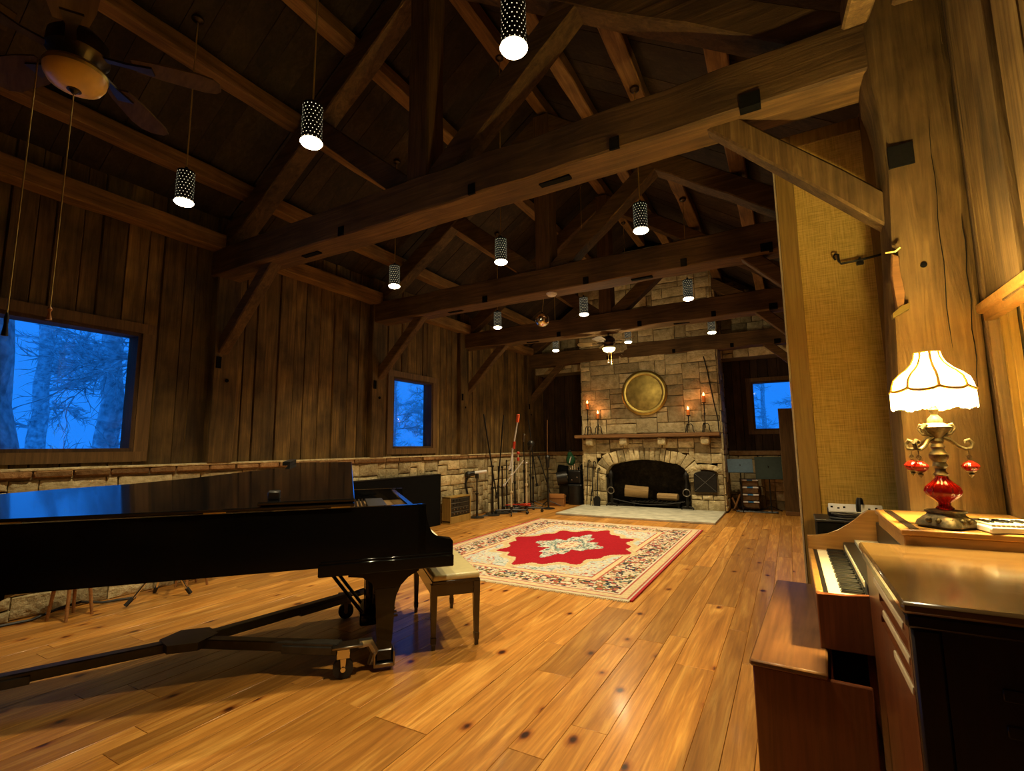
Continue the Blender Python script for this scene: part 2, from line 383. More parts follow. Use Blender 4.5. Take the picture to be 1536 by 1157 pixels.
def dup(o, loc, rz=None, label=None, parent=None):
    c = o.copy(); COL.objects.link(c)
    if parent: c.parent = parent
    else:
        c.location = loc
        if rz is not None: c.rotation_euler = (0, 0, rz)
        if label: c['label'] = label
    for k in kids(o): dup(k, None, parent=c)
    return c

# ================================================================== SETTING
XL, XR, YB, YF = -6.0, .88, 12.5, -3.2           # board faces left/right, back, behind the camera
XRIDGE = -2.79
def roof(x): return 6.53-.69*abs(x-XRIDGE)       # underside of the roof boards

# floor: every plank a board of its own width and length
mb = MB()
edges = [-6.1]; known = [-1.541, -1.294, -1.10, -.904, -.768, -.519, -.379]
while edges[-1] < known[0]-.3: edges.append(edges[-1]+random.choice((.14, .17, .19, .22, .25)))
edges[-1] = known[0]-.17; edges += known
while edges[-1] < XR+.1: edges.append(edges[-1]+random.choice((.14, .17, .19, .22, .24)))
for a, b in zip(edges[:-1], edges[1:]):
    y = YF-random.uniform(0, 2)
    while y < YB:
        ln = random.uniform(1.1, 3.4)
        mb.box(a+.0008, b-.0008, max(y, YF-.1)+.001, min(y+ln, YB+.1)-.001, -.04, random.uniform(-.0012, 0), .002)
        y += ln
        if y < YF: continue
mb.box(-6.2, XR+.2, YF-.2, YB+.2, -.1, -.039, mi=1)
struct('floor', mb, ['floor', 'barn_dark'])

# ---- board walls
def board_wall(mb, s0, s1, ztop, f, holes=(), zb=0.0, wr=(.12, .26), mi=0, dep=.05):
    """vertical boards along s; f(s, depth, z) -> xyz, depth>0 into the room"""
    cuts = {s0, s1}
    for h in holes: cuts |= {h[0], h[1]}
    cuts = sorted(cuts)
    for a, b in zip(cuts[:-1], cuts[1:]):
        s = a
        while s < b-1e-4:
            w = random.uniform(*wr)
            if s+w > b-.07: w = b-s
            e = s+w; d = random.choice((0, 0, .008, .016, .024)); zt = max(ztop(s), ztop(e))
            segs = [(zb, zt)]
            for h in holes:
                if h[0] <= s+1e-4 and e <= h[1]+1e-4: segs = [(zb, h[2]), (h[3], zt)]
            for z0, z1 in segs:
                if z1-z0 < .02: continue
                P = [f(s+.001, -dep, z0), f(e-.001, -dep, z0), f(e-.001, -dep, z1), f(s+.001, -dep, z1),
                     f(s+.001, d-.012, z0), f(e-.001, d-.012, z0), f(e-.001, d-.012, z1), f(s+.001, d-.012, z1),
                     f(s+.009, d, z0), f(e-.009, d, z0), f(e-.009, d, z1), f(s+.009, d, z1)]
                mb.add(P, [(3, 2, 1, 0), (0, 1, 5, 4), (1, 2, 6, 5), (2, 3, 7, 6), (3, 0, 4, 7), (4, 5, 9, 8), (5, 6, 10, 9), (6, 7, 11, 10), (7, 4, 8, 11), (8, 9, 10, 11)], mi)
            s = e
    # solid sheathing behind the boards, open only at the holes
    ss = [s0]+[x for h in sorted(holes) for x in (h[0], h[1])]+[s1]
    for i in range(0, len(ss), 2):
        if ss[i+1]-ss[i] > .01: mbx(mb, f, ss[i], ss[i+1], -dep-.08, -dep+.001, zb, max(ztop(ss[i]), ztop(ss[i+1])))
    for h in holes:
        if h[2] > zb+.02: mbx(mb, f, h[0], h[1], -dep-.08, -dep+.001, zb, h[2])
        mbx(mb, f, h[0], h[1], -dep-.08, -dep+.001, h[3], max(ztop(h[0]), ztop(h[1])))
def mbx(mb, f, s0, s1, d0, d1, z0, z1, mi=0):
    vs = [f(s, d, z) for s in (s0, s1) for d in (d0, d1) for z in (z0, z1)]
    mb.add(vs, [(0, 1, 3, 2), (4, 6, 7, 5), (0, 4, 5, 1), (2, 3, 7, 6), (0, 2, 6, 4), (1, 5, 7, 3)], mi)
fL = lambda s, d, z: Vector((XL+d, s, z))
fR = lambda s, d, z: Vector((XR-d, s, z))
fB = lambda s, d, z: Vector((s, YB-d, z))
fF = lambda s, d, z: Vector((s, YF+d, z))
WIN = [(-1.3, 2.52, 1.44, 2.70), (6.36, 7.46, 1.44, 2.70)]  # first window widened out of view to let in more blue light
WINB = (-.68, .45, 1.76, 2.88)
mb = MB(); board_wall(mb, YF, YB, lambda s: roof(XL), fL, WIN, zb=1.28); struct('wall_left', mb, 'barn')
DOOR = (1.9, 3.13, 0.0, 2.06)
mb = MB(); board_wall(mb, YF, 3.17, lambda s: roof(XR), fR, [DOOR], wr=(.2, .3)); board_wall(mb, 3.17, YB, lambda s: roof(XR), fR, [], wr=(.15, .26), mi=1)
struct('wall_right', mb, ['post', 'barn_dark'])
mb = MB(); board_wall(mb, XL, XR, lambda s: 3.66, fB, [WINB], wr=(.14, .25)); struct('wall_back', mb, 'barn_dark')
mb = MB(); board_wall(mb, XL, XR, lambda s: roof(s), fF, [], wr=(.14, .25)); struct('wall_front', mb, 'barn')

# ---- roof boards running up the slope
mb = MB()
y = YF-.2
while y < YB+.2:
    w = random.uniform(.16, .30)
    for sg in (-1, 1):
        xe = XL-.3 if sg < 0 else XR+.3; d = random.uniform(0, .012)
        vs = [(XRIDGE, y+.002, roof(XRIDGE)+d), (XRIDGE, y+w-.002, roof(XRIDGE)+d), (xe, y+w-.002, roof(xe)+d), (xe, y+.002, roof(xe)+d)]
        vs += [(a, b, c+.05) for a, b, c in vs]
        mb.add(vs, [(0, 1, 2, 3), (7, 6, 5, 4), (0, 4, 5, 1), (1, 5, 6, 2), (2, 6, 7, 3), (3, 7, 4, 0)])
    y += w
for sg in (-1, 1):
    xe = XL-.4 if sg < 0 else XR+.4
    vs = [(XRIDGE, YF-.3, roof(XRIDGE)+.045), (XRIDGE, YB+.3, roof(XRIDGE)+.045), (xe, YB+.3, roof(xe)+.045), (xe, YF-.3, roof(xe)+.045)]
    vs += [(a, b, c+.06) for a, b, c in vs]
    mb.add(vs, [(0, 1, 2, 3), (7, 6, 5, 4), (0, 4, 5, 1), (1, 5, 6, 2), (2, 6, 7, 3), (3, 7, 4, 0)])
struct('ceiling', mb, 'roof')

# ---- stone work
def stone_field(mb, s0, s1, z0, z1, f, cell=.1, free=None, wmax=5, hmax=3, depth=.035, gap=.012, inset=.016, rs=3, mi=0):
    rnd = random.Random(rs); nx = max(1, round((s1-s0)/cell)); nz = max(1, round((z1-z0)/cell))
    cx, cz = (s1-s0)/nx, (z1-z0)/nz
    used = [[False]*nz for _ in range(nx)]
    for i in range(nx):
        for j in range(nz):
            if free and not free(s0+(i+.5)*cx, z0+(j+.5)*cz): used[i][j] = True
    for j in range(nz):
        for i in range(nx):
            if used[i][j]: continue
            h = rnd.choice([1, 2, 2, 2, 3][:hmax+2]); w = rnd.randint(2, wmax)
            h = min(h, nz-j)
            ww = 0
            while ww < w and i+ww < nx and not used[i+ww][j]: ww += 1
            hh = 1
            while hh < h and all(not used[i+k][j+hh] for k in range(ww)): hh += 1
            for a in range(ww):
                for b in range(hh): used[i+a][j+b] = True
            a0, a1, b0, b1 = s0+i*cx+gap/2, s0+(i+ww)*cx-gap/2, z0+j*cz+gap/2, z0+(j+hh)*cz-gap/2
            stone_block(mb, [(a0, b0), (a1, b0), (a1, b1), (a0, b1)], f, depth+rnd.uniform(-.008, .012), inset, rnd, mi)
def stone_block(mb, q, f, depth, inset, rnd, mi=0):
    q = [(a+rnd.uniform(-.005, .005), b+rnd.uniform(-.005, .005)) for a, b in q]
    ca = sum(a for a, b in q)/4; cb = sum(b for a, b in q)/4
    # subdivide outline for rough edges
    out = []
    for k in range(4):
        a, b = q[k], q[(k+1) % 4]
        for t in (0, .33, .66):
            j = 0 if t == 0 else rnd.uniform(-.006, .006)
            out.append((a[0]+(b[0]-a[0])*t+j, a[1]+(b[1]-a[1])*t+j))
    n = len(out); vs = [f(a, -.03, b) for a, b in out]+[f(a, depth-.010, b) for a, b in out]
    for a, b in out:
        da, db = ca-a, cb-b; l = math.hypot(da, db) or 1
        k = min(inset/l*1.2, .5); vs.append(f(a+da*k, depth+rnd.uniform(-.004, .004), b+db*k))
    vs.append(f(ca, depth+rnd.uniform(-.002, .012), cb))
    fs = [(i, (i+1) % n, n+(i+1) % n, n+i) for i in range(n)]+[(n+i, n+(i+1) % n, 2*n+(i+1) % n, 2*n+i) for i in range(n)]
    fs += [(2*n+i, 2*n+(i+1) % n, 3*n) for i in range(n)]
    mb.add(vs, fs, mi)
# wainscot of the left wall and of the back wall
mb = MB()
mb.box(XL-.1, XL+.03, YF, YB, 0, 1.2, mi=1)
stone_field(mb, YF, YB, 0.0, 1.2, lambda s, d, z: Vector((XL+.03+d, s, z)), cell=.1, wmax=5, rs=5)
mb.box(XL, -4.6, YB-.03, YB+.05, 0, 1.2, mi=1)
stone_field(mb, XL+.05, -4.4, 0, 1.2, lambda s, d, z: Vector((s, YB-.03-d, z)), cell=.1, rs=6)
mb.box(-1.3, XR, YB-.03, YB+.05, 0, 1.2, mi=1)
stone_field(mb, -1.25, XR, 0, 1.2, lambda s, d, z: Vector((s, YB-.03-d, z)), cell=.1, rs=8)
struct('trim_1', mb, ['stone', 'mortar'])
mb = MB(); rnd = random.Random(3); y = YF
while y < YB-.05:
    w = rnd.uniform(.24, .36); e = min(y+w, YB); j = rnd.uniform(-.006, .012)
    mb.box(XL-.05, XL+.095+j, y+.006, e-.006, 1.215, 1.275, .010); y = e
mb.box(XL-.05, XL+.07, YF, YB, 1.195, 1.268, mi=1); mb.box(XL-.05, XL+.10, YF, YB, 1.274, 1.30, .006, mi=2)
x = XL+.1
for xa, xb in ((XL+.1, -4.45), (-1.25, XR)):
    mb.box(xa, xb, YB-.1, YB, 1.2, 1.3, .008)
struct('trim_2', mb, ['ledge', 'mortar', 'stone'])
# gable above the last tie beam, stone
mb = MB(); zt = 3.40
mb.add([(XL, 12.0, zt), (XR, 12.0, zt), (XR, 12.0, roof(XR)), (XRIDGE, 12.0, roof(XRIDGE)), (XL, 12.0, roof(XL)),
        (XL, 12.5, zt), (XR, 12.5, zt), (XR, 12.5, roof(XR)), (XRIDGE, 12.5, roof(XRIDGE)), (XL, 12.5, roof(XL))],
       [(4, 3, 2, 1, 0), (5, 6, 7, 8, 9), (0, 1, 6, 5), (1, 2, 7, 6), (2, 3, 8, 7), (3, 4, 9, 8), (4, 0, 5, 9)], 1)
stone_field(mb, XL, XR, zt, 6.3, lambda s, d, z: Vector((s, 12.0-d, z)), cell=.11, wmax=5, rs=11, free=lambda s, z: z < roof(s)-.08)
struct('trim_3', mb, ['stone', 'mortar'])

# ---- windows
def window(name, f, s0, s1, z0, z1, cas=.13, rev=.12, label=None):
    """deep wooden reveal, casing board and one pane"""
    r = bpy.data.objects.new(name, None); COL.objects.link(r); c = f((s0+s1)/2, 0, z0); r.location = c; r['kind'] = 'structure'
    g = lambda s, d, z: f(s, d, z)-c
    mb = MB()
    for a, b, p, q in ((s0-cas, s1+cas, z1, z1+cas*.8), (s0-cas, s1+cas, z0-cas*.8, z0), (s0-cas, s0, z0, z1), (s1, s1+cas, z0, z1)):
        mbx(mb, g, a, b, -.01, .035, p, q)
    mb.build('casing', 'trim', r, smooth=0)
    mb = MB(); t = .035
    for a, b, p, q in ((s0, s1, z1-t, z1), (s0, s1, z0, z0+t), (s0, s0+t, z0+t, z1-t), (s1-t, s1, z0+t, z1-t)):
        mbx(mb, g, a, b, -rev-.06, .02, p, q)
    mb.build('sash', 'barn_dark', r, smooth=0)
    mb = MB(); mbx(mb, g, s0+t, s1-t, -rev, -rev+.006, z0+t, z1-t); mb.build('pane', 'glass', r, smooth=0)
    return r
window('window_1', fL, *WIN[0]); window('window_2', fL, *WIN[1]); window('window_3', fB, *WINB, cas=.11)
# door in the right wall beside the post
r = bpy.data.objects.new('door_1', None); COL.objects.link(r); r.location = (XR, 2.5, 0); r['kind'] = 'structure'
mb = MB(); mb.box(.05, .09, -.6, .63, 0, 2.06); mb.build('leaf', 'doordark', r)
for yy in (.56, .47, .33):
    mb = MB(); mb.box(.02, .05, yy-.007, yy+.007, 0, 2.06, .002); mb.build('track', 'panelwood', r)
mb = MB(); mb.box(-.035, .03, -.75, .66, 2.07, 2.12, .008); mb.box(-.015, .03, -.75, .64, 2.03, 2.07, .004); mb.build('head_board', 'organwood', r)

# ================================================================== TIMBER FRAME
TY = [3.34, 5.97, 8.60, 11.56]         # centre line of each tie beam
TB, TT = 3.54, 3.87
PXL, PXR = -5.89, .53                  # room-side faces of the posts
which = ['nearest the camera', 'second from the camera', 'third from the camera', 'farthest, against the stone chimney']
rnd = random.Random(21)
def raf(x): return 5.98-.69*abs(x-XRIDGE)          # underside of the principal rafters
for i, ty in enumerate(TY):
    t = thing('roof_truss', 'dark hewn roof truss spanning the room, '+which[i], 'roof truss', (XRIDGE, ty, TB), 0, 'roof trusses')
    loc = Vector((XRIDGE, ty, TB)); P = lambda x, z, y=0: Vector((x-XRIDGE, y, z-TB))
    mb = MB(); mb.timber(P(XL+.02, (TB+TT)/2), P(XR-.02, (TB+TT)/2), .32, TT-TB, jit=.010); tb = mb.build('tie_beam', 'beamx', t)
    for xm, w in ((-.065, .12), (-.933, .07), (-2.155, .07), (-3.711, .08)):
        mb = MB(); mb.box(xm-w/2-XRIDGE, xm+w/2-XRIDGE, -.172, -.1, .0, .09); mb.build('mortise', 'blackmat', tb)
    for xm in (-1.47, -4.35):
        mb = MB(); mb.box(xm-.13-XRIDGE, xm+.13-XRIDGE, -.03, .03, -.012, .02); mb.build('slot', 'blackmat', tb)
    for sg in (-1, 1):
        xe = XL+.05 if sg < 0 else XR-.05
        mb = MB(); mb.timber(P(xe, raf(xe)+.11), P(XRIDGE+sg*.05, raf(XRIDGE)+.10), .22, .24, jit=.008, side=(0, 1, 0)); mb.build('principal_rafter', 'beamx', t)
        mb = MB(); mb.timber(P(XRIDGE+sg*.16, TT-.02), P(XRIDGE+sg*1.50, raf(XRIDGE+1.50)+.02), .2, .22, jit=.008, side=(0, 1, 0)); mb.build('strut', 'beamx', t)
        mb = MB()
        if sg < 0: a, b = P(PXL-.12, 2.58), P(-4.98, 3.60)
        else: a, b = P(PXR+.10, 2.68), P(-.30, 3.62)
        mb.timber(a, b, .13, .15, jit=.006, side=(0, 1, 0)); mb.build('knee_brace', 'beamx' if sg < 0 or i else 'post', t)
    mb = MB(); mb.timber(P(XRIDGE, TT-.03), P(XRIDGE, 6.18), .24, .24, jit=.008, side=(1, 0, 0)); mb.build('king_post', 'beamz', t)
# wall posts
near = ['beside the big window', 'just before the small window', 'beyond the small window', 'in the far corner near the chimney']
for i, ty in enumerate(TY):
    ty2 = (3.38, 5.93, 8.42, 11.45)[i]
    mb = MB(); mb.timber((XL-.02, ty2, 1.30), (XL-.02, ty2, roof(XL)-.02), .30, .26, jit=.006, side=(0, 1, 0))
    mb.box(XL+.10, XL+.118, ty2-.12, ty2-.06, 2.42, 2.56, mi=1)
    mb.cyl((XL+.09, ty2+.02, 2.28), (XL+.12, ty2+.02, 2.28), .022, n=10, mi=1)
    o = mb.build('wall_post', ['barn', 'blackmat'], loc=(XL, ty2, 1.30)); tag(o, 'brown wall post rising from the stone ledge '+near[i], 'post', 'wall posts')
# near right post with flared head, mortise and peg hole
mb = MB()
prof = [(0, .50, .87), (1.1, .50, .87), (1.7, .505, .87), (2.5, .545, .875), (2.9, .56, .88), (3.2, .558, .88), (3.33, .545, .88), (3.42, .53, .88), (3.50, .52, .88), (3.75, .52, .88), (4.0, .54, .88)]
rows = []
for z, a, b in prof:
    rows.append((z, a, b))
n = 12; vs = []
for z, a, b in rows:
    c = .03; y0, y1 = 3.165, 3.50
    ring = [(a+c, y0), (a+(b-a)*.45, y0-.004+rnd.uniform(-.004, .004)), (b-c, y0+.004), (b, y0+c), (b, y1-c), (b-c, y1), (a+(b-a)*.5, y1), (a+c, y1), (a, y1-c), (a-.004, (y0+y1)/2), (a, y0+c*1.6), (a+c*.4, y0+c*.4)]
    for x, y in ring: vs.append((x+rnd.uniform(-.004, .004), y+rnd.uniform(-.004, .004), z))
fs = [(k*n+i, k*n+(i+1) % n, (k+1)*n+(i+1) % n, (k+1)*n+i) for k in range(len(rows)-1) for i in range(n)]+[tuple(range(n))[::-1], tuple(range((len(rows)-1)*n, len(rows)*n))]
mb.add(vs, fs)
o = mb.build('wall_post', 'post', loc=(.69, 3.33, 0)); tag(o, 'massive rough post behind the lit table lamp, flared at its head', 'post')
mb = MB(); mb.box(-.115, -.005, -.176, -.10, 2.92, 3.04); mb.build('mortise', 'blackmat', o)
mb = MB(); mb.cyl((-.02, -.176, 2.36), (-.02, -.10, 2.36), .014, n=12); mb.build('peg_hole', 'blackmat', o)
for x, z0, z1 in ((.05, 1.9, 3.3), (.13, 1.7, 2.6)):
    mb = MB(); pts = [(x+.004*math.sin(k*1.7+x*30)+.002*k, -.166, z0+(z1-z0)*k/12) for k in range(13)]
    mb.tube(pts, [.0005]+[.0022]*11+[.0005], 5); mb.build('drying_crack', 'blackmat', o)
for ty in TY[1:]:
    mb = MB(); mb.timber((XR-.10, ty, 0), (XR-.10, ty, roof(XR)-.05), .3, .24, jit=.006, side=(0, 1, 0))
    o = mb.build('wall_post', 'barn_dark', loc=(XR-.1, ty, 0)); tag(o, 'dark post on the right wall behind the fabric panel', 'post', 'right wall posts behind the panel')
# purlins along the room, a plate at each eave and the ridge
pl = [(-5.49, 'left slope, lowest'), (-4.62, 'left slope, middle'), (-3.77, 'left slope, highest'), (-2.02, 'right slope, highest'), (-1.16, 'right slope, middle'), (-.295, 'right slope, lowest')]
for x, w in pl:
    z = raf(x)+.40
    o = MB().timber((x, YF, z), (x, 11.40 if -4.4 < x < -1.3 else YB-.53, z), .17, .17, jit=.007).build('purlin', 'beamy', loc=(x, YF, z)); tag(o, 'long purlin under the roof, '+w+' of its slope', 'purlin', 'purlins under the roof')
for x, w in ((XL+.12, 'left'), (XR-.12, 'right')):
    o = MB().timber((x, YF, 3.95), (x, YB-.5, 3.95), .2, .2, jit=.007).build('wall_plate', 'beamy' if w == 'left' else 'beamx', loc=(x, YF, 3.95)); tag(o, 'long plate timber on top of the '+w+' wall', 'beam')
z = raf(XRIDGE)+.36
o = MB().timber((XRIDGE, YF, z), (XRIDGE, 11.40, z), .16, .2, jit=.007).build('ridge_beam', 'beamy', loc=(XRIDGE, YF, z)); tag(o, 'ridge beam along the top of the roof', 'beam')
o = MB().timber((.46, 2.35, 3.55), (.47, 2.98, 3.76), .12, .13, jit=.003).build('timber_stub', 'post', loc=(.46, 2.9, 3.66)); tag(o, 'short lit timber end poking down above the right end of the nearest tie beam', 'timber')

# ================================================================== FIREPLACE
YC = 11.45
fp = thing('fireplace', 'broad sandstone fireplace and chimney breast at the far end of the room', 'fireplace', (-2.88, YC, 0))
fC = lambda s, d, z: Vector((s+2.88, -d, z))
X0, X1 = -4.44, -1.27; O0, O1, OT = -3.89, -1.98, 1.13
def arch(n=44):
    pts = [(O0, .04+.7*k/6) for k in range(6)]
    r = .40
    for k in range(11):
        a = PI-PI/2*k/10; pts.append((O0+r+r*math.cos(a), .72+(.33)*math.sin(a)))
    for k in range(1, 10):
        t = k/10; pts.append((O0+r+(O1-O0-2*r)*t, 1.05+.07*math.sin(PI*t)))
    for k in range(11):
        a = PI/2-PI/2*k/10; pts.append((O1-r+r*math.cos(a), .72+.33*math.sin(a)))
    pts += [(O1, .04+.7*(6-k)/6) for k in range(1, 7)]
    return pts
A = arch()
def inside(x, z, m=0):
    if not (O0-m < x < O1+m): return False
    r = .40+m
    top = 1.05+m+.07*max(0, math.sin(PI*(x-O0)/(O1-O0)))
    if x < O0+.40: top = .72+(.33+m)*math.sqrt(max(0, 1-((O0+.4-x)/r)**2))
    if x > O1-.40: top = .72+(.33+m)*math.sqrt(max(0, 1-((x-O1+.4)/r)**2))
    return z < top
mb = MB()
def slab(a, b, p, q, y0=0, y1=.95): mb.box(a+2.88, b+2.88, y0, y1, p, q, mi=1)
slab(X0, O0-.02, 0, 1.0); slab(O1+.02, X1, 0, 1.0); slab(X0, X1, 1.30, 6.2); slab(X0, X1, 1.14, 1.31, .05)
for sg, xo in ((1, O0), (-1, O1)):
    slab(min(xo-sg*.02, xo+sg*.14), max(xo-sg*.02, xo+sg*.14), .98, 1.2, .03)
AR = .30
OVX0, OVX1, OVZ0, OVZ1 = -1.90, -1.38, .38, 1.02
stone_field(mb, X0, X1, .03, 1.60, fC, cell=.115, wmax=4, rs=15, free=lambda s, z: not inside(s, z, AR if z > .75 else .02) and not (OVX0 < s < OVX1 and OVZ0 < z < OVZ1))
stone_field(mb, X0, X1, 1.72, 6.2, fC, cell=.122, wmax=6, rs=17)
for side, xx in ((-1, X0), (1, X1)):
    stone_field(mb, 0.0, .92, .03, 6.0, (lambda s, d, z, xx=xx, side=side: Vector((xx+2.88+side*d, s, z))), cell=.12, wmax=5, rs=19)
mb.build('chimney_breast', ['stone', 'mortar'], fp)
# voussoirs
mb = MB(); rr = random.Random(4)
idx = list(range(5, len(A)-5))
k = idx[0]
while k < idx[-1]:
    st = 1 if (O0+.40 < A[k][0] < O1-.4) else 2
    k2 = min(k+st, idx[-1])
    def nrm(i):
        a, b = A[max(i-1, 0)], A[min(i+1, len(A)-1)]; dx, dz = b[0]-a[0], b[1]-a[1]; l = math.hypot(dx, dz); return (-dz/l, dx/l)
    n0, n1 = nrm(k), nrm(k2); h = AR*rr.uniform(.88, 1.02)
    g = .05
    p0, p1 = A[k], A[k2]
    q = [(p0[0]+(p1[0]-p0[0])*g, p0[1]+(p1[1]-p0[1])*g), (p1[0]-(p1[0]-p0[0])*g, p1[1]-(p1[1]-p0[1])*g)]
    e0, e1 = (p0[0]+n0[0]*h, p0[1]+n0[1]*h), (p1[0]+n1[0]*h, p1[1]+n1[1]*h)
    q += [(e1[0]-(e1[0]-e0[0])*g, e1[1]-(e1[1]-e0[1])*g), (e0[0]+(e1[0]-e0[0])*g, e0[1]+(e1[1]-e0[1])*g)]
    f2 = lambda s, d, z: Vector((s+2.88, -d if d > 0 else .18, z))
    stone_block(mb, q, f2, .05+rr.uniform(-.005, .012), .014, rr)
    k = k2
mb.build('arch_stones', 'stone', fp)
mb = MB()
mb.box(O0-.03+2.88, O1+.03+2.88, .62, .66, .0, 1.35); mb.box(O0-.04+2.88, O0+.0+2.88, .02, .64, .0, 1.2); mb.box(O1+2.88, O1+.04+2.88, .02, .64, .0, 1.2)
mb.box(O0+2.88, O1+2.88, .05, .64, 1.16, 1.2); mb.box(O0+2.88, O1+2.88, 0.0, .64, 0, .035)
mb.build('firebox', 'stone_soot', fp)
mb = MB(); mb.box(X0-.13+2.88, X1+.0+2.88, -.27, .02, 1.63, 1.71, .012); ms = mb.build('mantel_shelf', 'mantel', fp)
for cx in (-4.22, -3.38, -2.50, -1.58):
    mb = MB(); mb.box(cx-.09+2.88, cx+.09+2.88, -.22, .02, 1.45, 1.628, .03); mb.build('corbel', 'stone', ms)
mb = MB(); mb.box(X0+2.88, X1+2.88, -1.74, .02, 0, .04, .006, mi=0); mb.build('hearth_slab', 'hearth', fp)
mb = MB()
pts = [(-1.87, .43), (-1.41, .43), (-1.41, .80)]+[(-1.64+.23*math.cos(a), .80+.075*math.sin(a)) for a in [PI*k/10 for k in range(1, 10)]]+[(-1.87, .80)]
mb.prism(pts, .005, .085, lambda a, b, c: (a+2.88, -c, b), bev=.006); d = mb.build('oven_door', 'iron', fp)
for q, w in (((-1.85, .45), (-1.43, .82)), ((-1.43, .45), (-1.85, .82))):
    mb = MB(); mb.tube([(q[0]+2.88, -.088, q[1]), (w[0]+2.88, -.088, w[1])], .009, 6); mb.build('strap', 'dollygrey', d)
mb = MB(); rr2 = random.Random(8)
for k in range(7):
    a0, a1 = PI*(1-k/7), PI*(1-(k+1)/7)-.0
    q = [(-1.64+.25*math.cos(a0), .84+.07*math.sin(a0)), (-1.64+.25*math.cos(a1), .84+.07*math.sin(a1)), (-1.64+.34*math.cos(a1), .86+.17*math.sin(a1)), (-1.64+.34*math.cos(a0), .86+.17*math.sin(a0))]
    stone_block(mb, q, fC, .06, .012, rr2)
mb.build('oven_arch_stones', 'stone', fp)
# conduit-like seam rope on the chimney face
mb = MB(); mb.tube([(-1.53, YC-.05, 3.40), (-1.47, YC-.055, 3.1), (-1.42, YC-.055, 2.7), (-1.36, YC-.055, 2.3), (-1.31, YC-.055, 2.0), (-1.30, YC-.055, 1.72)], .012, 6)
tag(mb.build('cable', 'cable', loc=(-1.3, YC-.05, 1.72)), 'dark cable running down the right side of the chimney face', 'cable')
# gong
g = thing('brass_tray', 'large round hammered brass tray hung on the stone chimney breast', 'tray', (-2.87, YC-.07, 2.665))
Mx = Matrix.Rotation(PI/2, 3, 'X')
mb = MB(); mb.lathe([(.001, .0), (.42, .0), (.43, .015), (.40, .02), (.001, .022)], 64, M=Mx); mb.build('face', 'brass', g)
mb = MB(); mb.lathe([(.405, .005), (.42, .035), (.46, .05), (.50, .045), (.53, .02), (.53, .0), (.40, .0)], 64, M=Mx, cap=False); mb.build('rim', 'brassrim', g)

# candlesticks
def candlestick(x, zc, zf, nlegs, lab):
    t = thing('candlestick', lab, 'candlestick', (x, YC-.15, 1.71), 0, 'candlesticks on the mantel')
    h = zc-1.71
    mb = MB()
    mb.cyl((0, 0, .10), (0, 0, h), .011, n=8)
    for k in range(3):
        a = PI/2+2*PI*k/3+.5; dx, dy = math.cos(a), math.sin(a)
        mb.tube([(0, 0, .19), (dx*.05, dy*.05, .20), (dx*.08, dy*.08, .15), (dx*.085, dy*.085, .06), (dx*.11, dy*.11, .008)], .010, 6)
    mb.sphere((0, 0, h*.62), .022, 10, 8); mb.sphere((0, 0, h*.74), .016, 10, 8)
    mb.build('stand', 'iron', t)
    mb = MB(); mb.lathe([(.01, h-.012), (.035, h-.008), (.048, h+.004), (.044, h+.006), (.01, h)], 16); mb.build('drip_pan', 'iron', t)
    mb = MB(); mb.lathe([(.036, h+.006), (.037, h+.07), (.036, zf-1.71-.05), (.030, zf-1.71-.04), (.004, zf-1.71-.045)], 16); mb.build('candle', 'candle', t)
    mb = MB(); mb.lathe([(.002, 0), (.020, .02), (.022, .04), (.012, .07), (.001, .095)], 12, c=(0, 0, zf-1.71-.05)); mb.build('flame', 'flame', t)
    ld = bpy.data.lights.new('candle_light', 'POINT'); ld.energy = .9; ld.color = (1, .34, .10); ld.shadow_soft_size = .02
    lo = bpy.data.objects.new('candle_light', ld); COL.objects.link(lo); lo.parent = t; lo.location = (0, -.05, zf-1.71+.06)
candlestick(-4.25, 2.33, 2.52, 3, 'tall iron candlestick at the left end of the mantel')
candlestick(-3.99, 2.09, 2.26, 3, 'short iron candlestick left on the mantel, second from the left end')
candlestick(-1.90, 2.09, 2.26, 3, 'short iron candlestick right on the mantel, below the edge of the brass tray')
candlestick(-1.56, 2.36, 2.55, 3, 'tall iron candlestick at the right end of the mantel')
# andirons
for x, lab in ((-3.72, 'left'), (-2.02, 'right')):
    t = thing('andiron', 'black iron andiron with ring at the '+lab+' side of the fire opening', 'andiron', (x, YC-.12, .04), 0, 'andirons')
    mb = MB(); mb.lathe([(.03, .04), (.03, .1), (.042, .14), (.03, .2), (.03, .42), (.045, .5), (.028, .56), (.028, .64), (.055, .70), (.055, .76), (.03, .80), (.001, .85)], 14)
    mb.tube([(-.13, -.02, 0.012), (-.11, -.02, .05), (-.03, 0, .07), (.03, 0, .07), (.11, -.02, .05), (.13, -.02, .012)], .018, 8)
    mb.build('upright', 'iron', t)
    mb = MB(); mb.box(-.02, .02, 0, .55, .10, .14, .004); mb.box(-.02, .02, .50, .54, 0, .12); mb.build('log_bar', 'iron', t)
    mb = MB(); mb.tube([(.075*math.cos(2*PI*k/18), -.055, .37+.075*math.sin(2*PI*k/18)) for k in range(18)], .013, 8, closed=True); mb.build('ring', 'greysteel', t)
mb = MB()
pts = [(-3.66+k*(1.60)/20, YC-.20, .22-.10*math.sin(PI*k/20)) for k in range(21)]
mb.tube(pts, .012, 6); tag(mb.build('chain', 'iron', loc=(-2.9, YC-.2, .1)), 'iron chain sagging between the two andirons', 'chain')
mb = MB(); mb.box(-.55, .55, -.18, .2, .10, .125)
for k in range(12): mb.box(-.55+k*.1-.012, -.55+k*.1+.012, -.22, .22, .12, .145)
for q in (-.5, .5): mb.box(q-.02, q+.02, -.15, .15, 0, .12)
tag(mb.build('fire_grate', 'iron'), 'black grate bars inside the fire opening', 'grate').location = (-2.75, YC+.22, .036)
